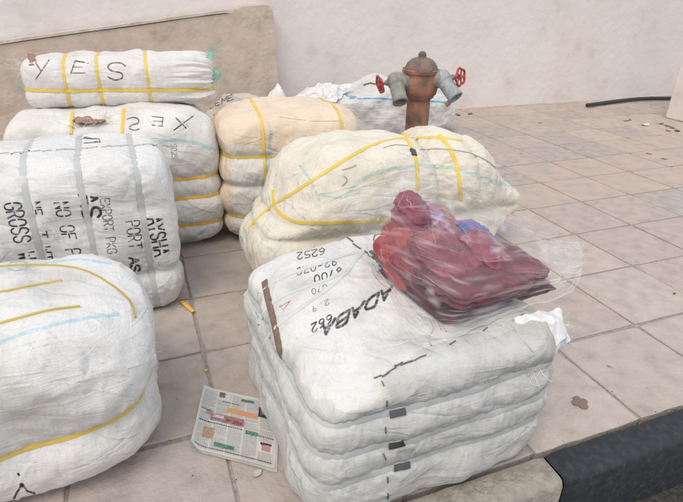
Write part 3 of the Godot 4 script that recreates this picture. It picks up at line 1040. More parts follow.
	for k in 15:
		var x := 6.0 + k * 11.0 + rng.randf_range(-3, 3)
		traced(b2, "stitch", [[x - 5, 154.5 - x * 0.06 + rng.randf_range(-1, 1)], [x, 153.5 - x * 0.06], [x + 4, 153 - x * 0.06 + rng.randf_range(-1, 1)]], 0.006, M.grey_strap, 0.002, 1)
	# loose end of yellow band on the ground
	var tail := []
	for k in 7:
		var t := k / 6.0
		tail.append(on_y(180.5 + 11.5 * t, 303 + 11 * t, 0.006 + 0.016 * sin(t * PI) * (1 - t)) - b2.pos)
	put("band_end", band(tail, [Vector3.UP, Vector3.UP, Vector3.UP, Vector3.UP, Vector3.UP, Vector3.UP, Vector3.UP], 0.018, 0.002, 0.001), M.orange_strap, b2.node)

	# --- bale behind, with orange bands, carrying the rolled bale
	var b3 := {pos = Vector3(-0.125, 0, -3.33), turn = -0.04, h = Vector3(0.56, 0.408, 0.325), e1 = 5.0, e2 = 6.0, amp = 0.018, seed = 13, res = 90, col = Color(.76, .745, .715), dirt = grime, soil = 0.55,
		grooves = [[1, 0.12, 0.032, 0.022], [1, -0.17, 0.03, 0.022], [1, -0.58, 0.03, 0.022]], print = true, crinkle = 1.3}
	bale("orange_banded_bale", "cream white bale with orange bands and a torn top under the rolled bale", grp, b3)
	for q in [0.12, -0.17, -0.58]:
		hoop(b3, "strap", 1, q, 0.018, M.orange_strap, 0, TAU, 0.003)
	traced(b3, "strap", [[124, 109], [123.5, 118], [122.5, 127], [122, 136]], 0.016, M.orange_strap, 0.003)
	traced(b3, "strap", [[73, 112], [72, 122], [71, 134]], 0.016, M.yellow, 0.003)
	ink(b3, [Vector2(127, 119), Vector2(133, 117.5), Vector2(138, 119), Vector2(138, 123), Vector2(132, 125), Vector2(129, 128), Vector2(134, 130), Vector2(139, 129)], 1.4, black, 0.75, true)
	ink(b3, [Vector2(152, 116.5), Vector2(163, 117.5), Vector2(162, 126), Vector2(152, 125)], 1.2, black, 0.75)
	ink(b3, [Vector2(154, 121), Vector2(162, 121.5)], 1.1, black, 0.7)
	ink(b3, [Vector2(174, 130), Vector2(193, 116)], 1.5, black, 0.8)
	ink(b3, [Vector2(176, 118), Vector2(186, 128)], 1.5, black, 0.8)
	ink(b3, [Vector2(160, 141), Vector2(180, 140), Vector2(200, 144), Vector2(214, 150)], 4.2, Color(.72, .86, .92), 0.85)
	write(b3, "5025", Vector2(171, 144), Vector2(0.3, 4), Vector2(5, 0), 1.0, Color(.4, .4, .42), 0.7)
	ink(b3, [Vector2(185, 243), Vector2(198, 236), Vector2(208, 226)], 2.8, Color(.72, .86, .92), 0.85)
	finish(b3)
	var i3: Transform3D = b3.xf.affine_inverse()
	var tear = hit(b3, Vector2(86, 123))
	if tear != null:
		var c3 := skin(b3, cube_of(b3, tear))
		var n3 := skin_n(b3, cube_of(b3, tear))
		put("torn_rag", crumple([c3 + Vector3(-0.07, 0.004, -0.05) + n3 * 0.006, c3 + Vector3(0.05, 0.002, -0.05) + n3 * 0.006, c3 + Vector3(0.11, 0, 0.03) + n3 * 0.004, c3 + Vector3(-0.05, 0, 0.05) + n3 * 0.006], n3 * 0.02, 0.014, 2.0, 22), M.brown_rag, b3.node)
		put("torn_rag", crumple([c3 + Vector3(-0.02, 0.006, 0.0), c3 + Vector3(0.07, 0.004, 0.005), c3 + Vector3(0.1, 0, 0.03), c3 + Vector3(0.0, 0, 0.04)], n3 * 0.02, 0.01, 5.0, 18), M.brown_rag, b3.node)
		frayed(b3.node, c3 + Vector3(0.08, 0.01, -0.01), n3 + Vector3(0.9, 0, 0), 30, 0.07, M.thread)
		frayed(b3.node, c3 + Vector3(0.02, 0.01, 0.04), n3 + Vector3(0.2, 0, 0.8), 16, 0.05, M.thread)
		frayed(b3.node, c3 + Vector3(-0.05, 0.0, 0.03), n3 + Vector3(0, 0, 0.8), 10, 0.035, M.green, 0.8, "green_thread")

	# --- rolled bale on top
	var b4 := {pos = Vector3(-0.035, 0.79, -3.52), turn = -0.05, h = Vector3(0.52, 0.152, 0.2), e1 = 2.7, e2 = 6.0, amp = 0.016, seed = 17, res = 84, col = Color(.76, .735, .72), dirt = grime, soil = 0.6,
		grooves = [[0, -0.57, 0.018, 0.011], [0, -0.245, 0.018, 0.011], [0, 0.255, 0.018, 0.011], [1, -0.22, 0.02, 0.01, -0.12]], print = true, crinkle = 1.5, stretch = Vector3(1.3, 0.5, 0.5), gather = 0.35}
	bale("rolled_bale", "long white roll marked YES, bound with yellow bands, on another bale", grp, b4)
	for q in [-0.57, -0.245, 0.255]:
		hoop(b4, "strap", 0, q, 0.017, M.yellow, 0, TAU, 0.003)
	hoop(b4, "strap", 1, -0.22, 0.018, M.yellow, 0, TAU, 0.004, -0.12)
	ink(b4, [Vector2(36, 63), Vector2(41, 71)], 1.5, black, 0.7)
	ink(b4, [Vector2(49, 60), Vector2(36, 79)], 1.5, black, 0.7)
	ink(b4, [Vector2(75, 61), Vector2(71, 73)], 1.5, black, 0.75)
	ink(b4, [Vector2(75, 61), Vector2(88, 63)], 1.5, black, 0.75)
	ink(b4, [Vector2(72, 73), Vector2(85, 73)], 1.3, black, 0.7)
	ink(b4, [Vector2(73, 67), Vector2(82, 67)], 1.2, black, 0.6)
	ink(b4, [Vector2(125, 66), Vector2(121, 63), Vector2(112, 63), Vector2(108, 67), Vector2(112, 71), Vector2(121, 73), Vector2(122, 78), Vector2(115, 80), Vector2(108, 77)], 1.7, black, 0.75, true)
	finish(b4)
	frayed(b4.node, Vector3(-0.5, 0.22, 0.06), Vector3(-0.8, 0.6, 0.4), 34, 0.07, M.thread)
	put("torn_rag", crumple([Vector3(-0.48, 0.29, 0.07), Vector3(-0.43, 0.29, 0.08), Vector3(-0.435, 0.22, 0.17), Vector3(-0.49, 0.22, 0.14)], Vector3(-0.01, 0.012, 0.02), 0.022, 7.0, 20), M.brown_rag, b4.node)
	frayed(b4.node, Vector3(-0.52, 0.14, 0.08), Vector3(-1, -0.6, 0.3), 12, 0.05, M.green, 0.6, "green_thread")
	frayed(b4.node, Vector3(0.51, 0.29, 0.02), Vector3(1, 0.3, 0.4), 14, 0.05, M.green, 0.7, "green_thread")
	frayed(b4.node, Vector3(0.52, 0.16, 0.08), Vector3(1, 0.2, 0.4), 16, 0.05, M.green, 0.6, "green_thread")
	put("green_rag", crumple([Vector3(0.47, 0.295, 0.02), Vector3(0.51, 0.28, 0.03), Vector3(0.52, 0.24, 0.08), Vector3(0.49, 0.25, 0.07)], Vector3(0.015, 0.012, 0.01), 0.014, 1.0, 12), M.green, b4.node)
	put("green_rag", crumple([Vector3(0.5, 0.19, 0.07), Vector3(0.53, 0.2, 0.06), Vector3(0.53, 0.12, 0.09), Vector3(0.51, 0.11, 0.11)], Vector3(0.02, 0, 0.01), 0.02, 3.0, 12), M.green, b4.node)

	# --- peach topped bale
	var b5 := {pos = Vector3(0.86, 0, -3.2), turn = -0.06, h = Vector3(0.455, 0.41, 0.31), e1 = 4.6, e2 = 4.4, amp = 0.017, seed = 23, res = 90, col = Color(.76, .735, .7), dirt = Color(.6, .5, .4), soil = 0.5,
		grooves = [[1, 0.40, 0.035, 0.03], [1, -0.02, 0.035, 0.032], [1, -0.5, 0.035, 0.03]], print = true, crinkle = 1.1}
	b5.tint = func(c: Color, q: Vector3, p: Vector3) -> Color:
		# the dyed cloth cover of the top ends in a ragged hem
		var edge_line := 0.62 + 0.05 * low.get_noise_1d(q.x * 5.0) - 0.06 * smoothstep(-0.1, 0.3, q.x)
		var side := 1.0 if q.x < -0.385 + 0.02 * low.get_noise_1d(q.y * 7.0) else 0.0
		return c * Color(1.03, .89, .74) if q.y > edge_line or side > 0.5 else c
	bale("peach_covered_bale", "bale with peach cover on top and white strapped layers below", grp, b5)
	for q in [0.40, -0.5]:
		hoop(b5, "strap", 1, q, 0.018, M.yellow, 0, TAU, 0.003)
	hoop(b5, "strap", 0, -0.42, 0.016, M.yellow, 0, TAU, 0.003)
	hoop(b5, "strap", 0, 0.60, 0.016, M.yellow, 0, TAU, 0.003)
	ink(b5, [Vector2(271, 132), Vector2(268, 160), Vector2(262, 192)], 4.5, Color(.72, .86, .92), 0.85)
	ink(b5, [Vector2(280, 117), Vector2(310, 121), Vector2(340, 121)], 1.0, Color(.62, .62, .64), 0.7)
	finish(b5)

	# --- long cream bale behind the front one
	var b6 := {pos = Vector3(1.25, 0, -2.44), turn = 0.10, h = Vector3(0.845, 0.395, 0.34), e1 = 3.2, e2 = 4.2, amp = 0.02, seed = 29, res = 110, col = Color(.77, .725, .63), dirt = Color(.62, .54, .4), soil = 0.55,
		grooves = [[1, 0.02, 0.04, 0.05], [0, 0.125, 0.06, 0.085], [0, 0.40, 0.035, 0.022]], print = true, tex = 640, crinkle = 1.3}
	b6.deform = func(o: Vector3, p: Vector3) -> Vector3:
		# the right end runs out to a blunt tip
		var t := smoothstep(0.25, 0.92, o.x)
		o.y = lerpf(o.y, o.y * 0.22 - 0.13, t)
		o.z = lerpf(o.z, o.z * 0.5 - 0.08, t)
		o.x += 0.11 * t * (1.0 - 0.5 * p.z * p.z)
		# upper part set back a little at the left end
		var l := smoothstep(-0.45, -0.86, o.x) * smoothstep(-0.02, 0.12, o.y)
		o.x += 0.13 * l
		o.y -= 0.16 * pow(smoothstep(-0.30, -0.86, o.x), 1.6) * smoothstep(0.0, 0.3, o.y)
		return o
	bale("long_cream_bale", "long cream bale tapering to one end, yellow bands and blue stripe", grp, b6)
	traced(b6, "strap", [[249, 228], [258, 218], [272, 206], [290, 195], [310, 182], [335, 166], [360, 151], [385, 141], [410, 138], [440, 138], [462, 141]], 0.016, M.yellow, 0.001, 4)
	traced(b6, "strap", [[273, 190], [274, 205], [282, 215], [297, 222], [320, 223], [350, 222], [380, 221], [420, 220], [450, 222]], 0.016, M.yellow, 0.001, 3)
	traced(b6, "strap", [[400, 131], [408, 142], [414, 153], [417, 169], [418, 190]], 0.02, M.yellow, 0.001, 2)
	traced(b6, "strap", [[439, 135], [448, 146], [456, 163], [459, 180], [461, 200]], 0.02, M.yellow, 0.001, 2)
	traced(b6, "buckle", [[412, 150], [414, 156]], 0.028, M.buckle, 0.008, 1)
	ink(b6, [Vector2(345, 196), Vector2(356, 184), Vector2(372, 174), Vector2(395, 168), Vector2(420, 165), Vector2(450, 168), Vector2(480, 176), Vector2(512, 187)], 5.0, Color(.76, .88, .9), 0.85)
	ink(b6, [Vector2(300, 166), Vector2(309, 178), Vector2(315, 190), Vector2(319, 200)], 3.2, Color(.76, .88, .9), 0.85)
	ink(b6, [Vector2(319, 195), Vector2(330, 197), Vector2(342, 198)], 2.6, Color(.76, .88, .9), 0.85)
	finish(b6)
	for q in [[[384, 148], [395, 145], [408, 146]], [[420, 150], [440, 149], [465, 152], [485, 160], [500, 172]], [[342, 170], [350, 168], [356, 165]], [[344, 176], [348, 180], [342, 186]]]:
		traced(b6, "stitch", q, 0.005, mat(Color(.42, .37, .33), 0.8), 0.001, 1)

	# --- big sack by the wall
	var b7 := {pos = Vector3(2.36, 0, -5.35), turn = 0.02, h = Vector3(0.97, 0.258, 0.36), e1 = 4.0, e2 = 5.0, amp = 0.03, seed = 37, res = 80, col = Color(.71, .71, .7), dirt = Color(.52, .5, .47), soil = 0.6,
		grooves = [], print = true, crinkle = 2.2, stretch = Vector3(0.8, 0.9, 0.8)}
	b7.deform = func(o: Vector3, p: Vector3) -> Vector3:
		var t := smoothstep(0.0, 1.0, p.y)
		o.y += t * (0.05 * sin(o.x * 4.0 + 1.0) + 0.04 * sin(o.x * 9.0) - 0.06 * smoothstep(0.5, 0.9, o.x))
		return o
	bale("big_soft_sack", "large slumped white sack with a bright blue edge behind the hydrant", "", b7)
	ink(b7, [Vector2(350, 98), Vector2(380, 98.5), Vector2(410, 100), Vector2(440, 102), Vector2(456, 103)], 2.2, Color(.38, .72, .88), 1.0)
	ink(b7, [Vector2(338, 90), Vector2(348, 96), Vector2(356, 97)], 2.4, Color(.45, .74, .88), 1.0)
	ink(b7, [Vector2(364, 85), Vector2(370, 83), Vector2(378, 85)], 2.0, Color(.2, .2, .22), 0.9)
	finish(b7)
	var cps := []
	for q in [[293, 99, -5.0], [318, 84, -5.3], [352, 86, -5.3], [334, 103, -4.95]]:
		cps.append(on_z(q[0], q[1], q[2]))
	var cp := put("crumpled_sheet", crumple([cps[0], cps[1], cps[2], cps[3]], Vector3(0, 0.05, 0.03), 0.022, 8.0, 40), M.white_sheet, self)
	meta(cp, "loose crumpled white plastic lying over the end of the big sack", "sheet")
	# --- bale tip at the left, seen behind the lettered one
	var b9 := {pos = Vector3(-1.12, 0, -3.22), turn = 0.1, h = Vector3(0.42, 0.385, 0.3), e1 = 3.6, e2 = 3.2, amp = 0.018, seed = 41, res = 60, col = white, dirt = grime, soil = 0.6,
		grooves = [[1, 0.1, 0.03, 0.02]], print = true, crinkle = 1.3}
	bale("striped_bale", "white bale with blue stripe between the lettered and orange banded bales", grp, b9)
	ink(b9, [Vector2(-8, 127), Vector2(0, 129), Vector2(8, 131)], 3.0, Color(.72, .86, .92), 0.85)
	finish(b9)
	# --- printed sack and white sheet seen over the bales, near the wall
	var b8 := {pos = Vector3(0.80, 0, -4.35), turn = 0.1, h = Vector3(0.3, 0.335, 0.2), e1 = 2.6, e2 = 2.8, amp = 0.025, seed = 43, res = 60, col = Color(.62, .56, .5), dirt = Color(.4, .34, .3), soil = 0.6, grooves = [], print = true, crinkle = 2.2}
	bale("printed_sack", "brownish printed sack standing behind the peach covered bale", "", b8)
	write(b8, "CEME", Vector2(209, 109), Vector2(6.5, -2.6), Vector2(-0.6, -5), 1.3, Color(.3, .32, .4), 0.9)
	ink(b8, [Vector2(214, 115), Vector2(222, 112)], 2.2, Color(.85, .45, .3), 0.8)
	finish(b8)
	var fold := thing("white_sheet", "white plastic sheet folded to a peak by the tan wall", "sheet", Vector3(1.12, 0, -4.62))
	var pk := func(s: float, t: float) -> Vector3:
		var x := (s - 0.5) * 0.9
		var h := 0.50 + 0.20 * (clampf(1.0 - (0.07 - x) / 0.17, 0, 1) if x < 0.07 else clampf(1.0 - (x - 0.07) / 0.1, 0, 1))
		h *= 1.0 - pow(absf(2 * s - 1), 6.0)
		var y := h * (1.0 - pow(absf(t * 2 - 1), 2.2))
		var z := 0.26 * (t - 0.5) * 2.0 + 0.03 * low.get_noise_2d(x * 8, y * 5)
		y = maxf(0.004, y + 0.02 * low.get_noise_2d(x * 14, t * 9) * (1.0 if y > 0.02 else 0.0))
		return Vector3(x, y, z)
	put("film", sheet(50, 40, pk), M.white_sheet, fold)

# ---------------------------------------------------------------- hydrant
func hydrant() -> void:
	var at := Vector3(2.125, 0, -3.8)
	var h := thing("fire_hydrant", "rusty pillar fire hydrant with two grey outlets and red handwheels", "hydrant", at, atan2(-at.x, -at.z))
	put("column", lathe(prof([[0.0, 0.0], [0.15, 0.0, 1], [0.15, 0.03, 2], [0.092, 0.032, 3], [0.092, 0.66, 3], [0.094, 0.69, 3]]), 36, Vector3.ZERO, Vector3.UP, 0.004), M.rust, h)
	var body := put("valve_body", lathe(prof([[0.09, 0.665, 0], [0.112, 0.68, 1], [0.118, 0.695, 1], [0.122, 0.70, 2], [0.132, 0.71, 2], [0.138, 0.74, 2], [0.142, 0.78, 2], [0.142, 0.835, 2], [0.136, 0.862, 2], [0.146, 0.868, 3], [0.146, 0.888, 4], [0.13, 0.894, 5]]), 40, Vector3.ZERO, Vector3.UP, 0.004), M.rust, h)
	put("cap", lathe(prof([[0.128, 0.888, 1], [0.124, 0.91, 1], [0.108, 0.942, 1], [0.078, 0.968, 1], [0.04, 0.98, 1], [0.03, 0.982, 2], [0.03, 1.0, 2], [0.024, 1.016, 2], [0.01, 1.024, 2], [0.0, 1.025, 2]]), 36, Vector3.ZERO, Vector3.UP, 0.003), M.rust_dark, h)
	for k in 8:
		var a := TAU * k / 8 + 0.2
		put("bolt", lathe(prof([[0.011, 0.0, 0], [0.011, 0.012, 1], [0.0, 0.013, 2]]), 6, Vector3(cos(a) * 0.136, 0.888, sin(a) * 0.136)), M.rust, body)
	# left outlet towards the viewer, right outlet outwards
	outlet(h, Vector3(-0.09, 0.80, 0.06), Vector3(-0.19, 0.812, 0.09), Vector3(-0.135, 0.668, 0.20), Vector3(-0.31, 0.775, 0.08), M.old_iron)
	outlet(h, Vector3(0.09, 0.81, 0.03), Vector3(0.165, 0.838, 0.05), Vector3(0.28, 0.71, 0.14), Vector3(0.30, 0.855, 0.07), M.galv)
	put("drip_lug", lathe(prof([[0.0, 0.0, 0], [0.022, 0.0, 1], [0.02, 0.035, 2], [0.0, 0.04, 3]]), 12, Vector3(0.21, 0.655, 0.14), Vector3(0.6, 0.5, 0.1)), M.rust, h)

func outlet(h: Node3D, root: Vector3, joint: Vector3, mouth: Vector3, wheel: Vector3, mouth_mat: Material) -> void:
	var v := put("valve", tube([root, root.lerp(joint, 0.35), root.lerp(joint, 0.4), joint, joint + (joint - root).normalized() * 0.03], [0.062, 0.058, 0.064, 0.068, 0.05], 20), M.old_iron, h)
	var d := (mouth - joint).normalized()
	var l := joint.distance_to(mouth)
	var o := put("outlet_pipe", lathe(prof([[0.0, -0.05, 0], [0.05, -0.045, 1], [0.064, -0.02, 1], [0.064, 0.035, 1], [0.057, 0.045, 2], [0.057, l - 0.02, 2], [0.062, l - 0.018, 3], [0.062, l, 3], [0.05, l, 4], [0.047, l - 0.01, 5], [0.046, 0.05, 5], [0.0, 0.045, 6]]), 28, joint, d, 0.001), mouth_mat, h)
	put("bore", lathe(prof([[0.0, 0.056, 0], [0.045, 0.056, 1]]), 24, joint, d), M.old_iron, o)
	var s := (wheel - joint).normalized()
	var ws := joint.distance_to(wheel)
	put("stem", lathe(prof([[0.045, 0.02, 0], [0.042, 0.05, 1], [0.024, 0.06, 2], [0.022, ws - 0.05, 2], [0.012, ws - 0.04, 3], [0.012, ws + 0.012, 3], [0.0, ws + 0.014, 4]]), 14, joint, s), M.old_iron, h)
	# wavy handwheel with spokes
	var sw := (s + Vector3(0, 0, 0.55)).normalized()
	var a := sw.cross(Vector3.UP).normalized(); var b := sw.cross(a)
	var pts := []
	for k in 41:
		var th := TAU * k / 40
		var r := 0.062 + 0.006 * cos(th * 5)
		pts.append(wheel + (a * cos(th) + b * sin(th)) * r)
	var w := put("handwheel", tube(pts, [0.0095], 8), M.red_wheel, h)
	for k in 5:
		var th := TAU * (k + 0.5) / 5
		put("spoke", tube([wheel, wheel + (a * cos(th) + b * sin(th)) * 0.057], [0.008, 0.0065], 6), M.red_wheel, w)
	put("hub", lathe(prof([[0.0, -0.012, 0], [0.017, -0.012, 1], [0.017, 0.012, 2], [0.0, 0.012, 3]]), 12, wheel, sw), M.red_wheel, w)

# ---------------------------------------------------------------- bag of cloth
func fabric(c: Color, k: int, d = null) -> StandardMaterial3D:
	var e: Color = c * 1.3 if d == null else d
	var m := tri_mat(ntex(0.016, [[0.0, c * 0.5], [0.35, c * 0.85], [0.55, c], [0.62, c.lerp(e, 0.8)], [1.0, e]], 3, 100 + k, 256), 2.2, 0.62, M.grain, 0.4)
	m.rim_enabled = true
	m.rim = 0.3
	return m

# a garment folded several times: square in plan, layered at the edge, sagging a little
func garment(c: Vector3, h: Vector3, turn: Vector3, k: int) -> ArrayMesh:
	var bs := Basis.from_euler(turn)
	return sheet(96, 44, func(s: float, t: float) -> Vector3:
		var a := TAU * s; var e := PI * (t - 0.5)
		var r := pow(pow(absf(cos(a)), 5.0) + pow(absf(sin(a)), 5.0), -0.2)
		var rim := pow(cos(e), 0.32)
		var v := sin(e)
		var x := cos(a) * r * rim; var z := sin(a) * r * rim
		var y := signf(v) * pow(absf(v), 0.8)
		# four folded layers show at the edge, each a little in or out
		var layer := absf(sin(v * 5.5 + 0.9 * low.get_noise_2d(cos(a) * 2.0 + k * 9.0, sin(a) * 2.0)))
		var grow := 1.0 + smoothstep(0.8, 1.0, rim) * (0.07 * layer - 0.03) + 0.07 * low.get_noise_3dv(Vector3(cos(a) * 1.5, v * 1.6, sin(a) * 1.5) + Vector3.ONE * k * 5.0)
		var p := Vector3(x * grow, y, z * grow)
		# long soft folds and a sag over what lies below
		var w := low.get_noise_2d(x * 1.1 + k * 3.0, z * 1.1)
		var f := 0.30 * (1.0 - absf(sin(x * 2.1 + z * 1.2 + 2.2 * w + k))) + 0.18 * low.get_noise_2d(x * 3.0 + k, z * 3.0) + 0.16 * (1.0 - absf(sin(x * 3.4 - z * 2.6 + 3.0 * w)))
		p.y += f - 0.45 * (x * x + z * z) * 0.7
		return c + bs * (p * h))

func bag_of_cloth() -> void:
	var g := "folded cloths in the plastic bag"
	var cols := [Color(.16, .02, .035), Color(.1, .025, .05), Color(.2, .03, .05), Color(.13, .04, .075), Color(.22, .025, .045), Color(.085, .03, .05), Color(.18, .03, .05)]
	var names := ["dark red", "deep plum", "crimson", "purple brown", "bright wine red", "blackish maroon", "garnet"]
	# flat stack: layers with soft folded front edges
	var ax := (on_y(560, 290, 0.53) - on_y(445, 331, 0.53)); ax.y = 0
	ax = ax.normalized()
	var bx := Vector3(ax.z, 0, -ax.x)
	var org := on_y(446, 330, 0.525)
	var tilt := -0.03
	for k in 6:
		var y0 := 0.0155 * k
		var len_ := 0.50 - 0.008 * k + rng.randf_range(-0.012, 0.012)
		var dep := 0.36 + rng.randf_range(-0.02, 0.02)
		var sx := -0.004 * k + rng.randf_range(-0.008, 0.012)
		var sz := 0.010 * k + rng.randf_range(-0.004, 0.008)
		var kk := k
		var f := func(s: float, t: float) -> Vector3:
			# closed roll in t: bottom sheet, folded edge, top sheet; s runs along the stack
			var x := len_ * s
			var a := TAU * t
			var cz := signf(cos(a)) * pow(absf(cos(a)), 0.25); var cy := signf(sin(a)) * pow(absf(sin(a)), 0.7)
			var endr := pow(maxf(0.0, 1.0 - pow(absf(2 * s - 1), 14.0)), 0.5)
			var w := 0.004 * low.get_noise_3dv(Vector3(x * 9, kk * 3.0, cz)) + 0.003 * low.get_noise_3dv(Vector3(x * 24, kk * 5.0, cz * 3))
			var z := dep * 0.5 * (1.0 - cz * (0.94 + 0.06 * endr))
			var y := y0 + 0.009 + cy * 0.0075 * endr + w
			z += 0.010 * low.get_noise_2d(x * 7, kk * 4.0)
			return org + ax * (x + sx) + bx * (z + sz) + Vector3(0, y + tilt * (x - 0.1), 0)
		var m := put("folded_cloth", sheet(44, 36, f), fabric(cols[k], k), self)
		meta(m, "flat folded %s cloth in the stack inside the plastic bag" % names[k], "cloth", g)
	# crumpled heap above it
	# folded garments slid into a peaked pile: centre, half size, tilt towards the viewer and to the right, colour, second colour
	var pile := [
		[on_y(474, 277, 0.63), Vector3(0.18, 0.024, 0.115), 0.10, -0.08, Color(.2, .025, .045), Color(.1, .02, .04), "dark wine cloth lying flat on the stack"],
		[on_y(508, 262, 0.622), Vector3(0.12, 0.024, 0.11), 0.12, -0.14, Color(.17, .025, .05), Color(.3, .04, .06), "dark wine cloth with lighter bands at the stack's overhanging end"],
		[on_y(428, 268, 0.632), Vector3(0.09, 0.03, 0.10), 0.45, 0.10, Color(.3, .035, .06), Color(.17, .02, .04), "deep red cloth at the foot of the pile beside the lettering"],
		[on_y(452, 256, 0.665), Vector3(0.13, 0.033, 0.11), 0.40, -0.26, Color(.27, .035, .065), Color(.4, .1, .12), "wine red patterned cloth in the middle of the slope"],
		[on_y(404, 258, 0.635), Vector3(0.075, 0.032, 0.10), 0.72, 0.30, Color(.42, .045, .055), Color(.46, .09, .075), "bright red printed cloth hanging down beside the bale panel"],
		[on_y(488, 252, 0.645), Vector3(0.11, 0.03, 0.095), 0.38, -0.30, Color(.30, .04, .08), Color(.45, .2, .26), "raspberry cloth with pale print below the blue one"],
		[on_z(416, 250, -1.49), Vector3(0.115, 0.036, 0.12), 0.70, -0.30, Color(.42, .055, .06), Color(.3, .04, .075), "red cloth with darker print below the peak"],
		[on_z(478, 238, -1.52), Vector3(0.10, 0.032, 0.085), 0.5, -0.42, Color(.11, .2, .48), Color(.36, .14, .4), "blue and violet cloth on the slope of the pile"],
		[on_z(452, 232, -1.55), Vector3(0.055, 0.032, 0.10), 0.6, -0.5, Color(.42, .12, .1), Color(.45, .22, .4), "orange red and lilac cloth between the peak and the blue cloth"],
		[on_z(418, 229, -1.54), Vector3(0.098, 0.035, 0.10), 0.72, -0.42, Color(.32, .045, .085), Color(.24, .03, .06), "rose red cloth second from the peak"],
		[on_z(437, 221, -1.57), Vector3(0.05, 0.03, 0.085), 0.6, -0.6, Color(.4, .24, .42), Color(.5, .2, .25), "lilac cloth tucked behind the peak"],
		[on_z(414, 209, -1.565), Vector3(0.068, 0.034, 0.07), 0.70, -0.45, Color(.34, .05, .09), Color(.26, .03, .07), "rose red cloth folded small at the peak of the pile"],
	]
	for k in pile.size():
		var q = pile[k]
		var m := put("piled_cloth", garment(q[0], q[1], Vector3(q[2], 0.2 + 0.13 * (k % 3), q[3]), k + 1), fabric(q[4] * 0.8, 20 + k, q[5] * 0.8), self)
		meta(m, q[6], "cloth", "piled cloths in the plastic bag")
	plastic()

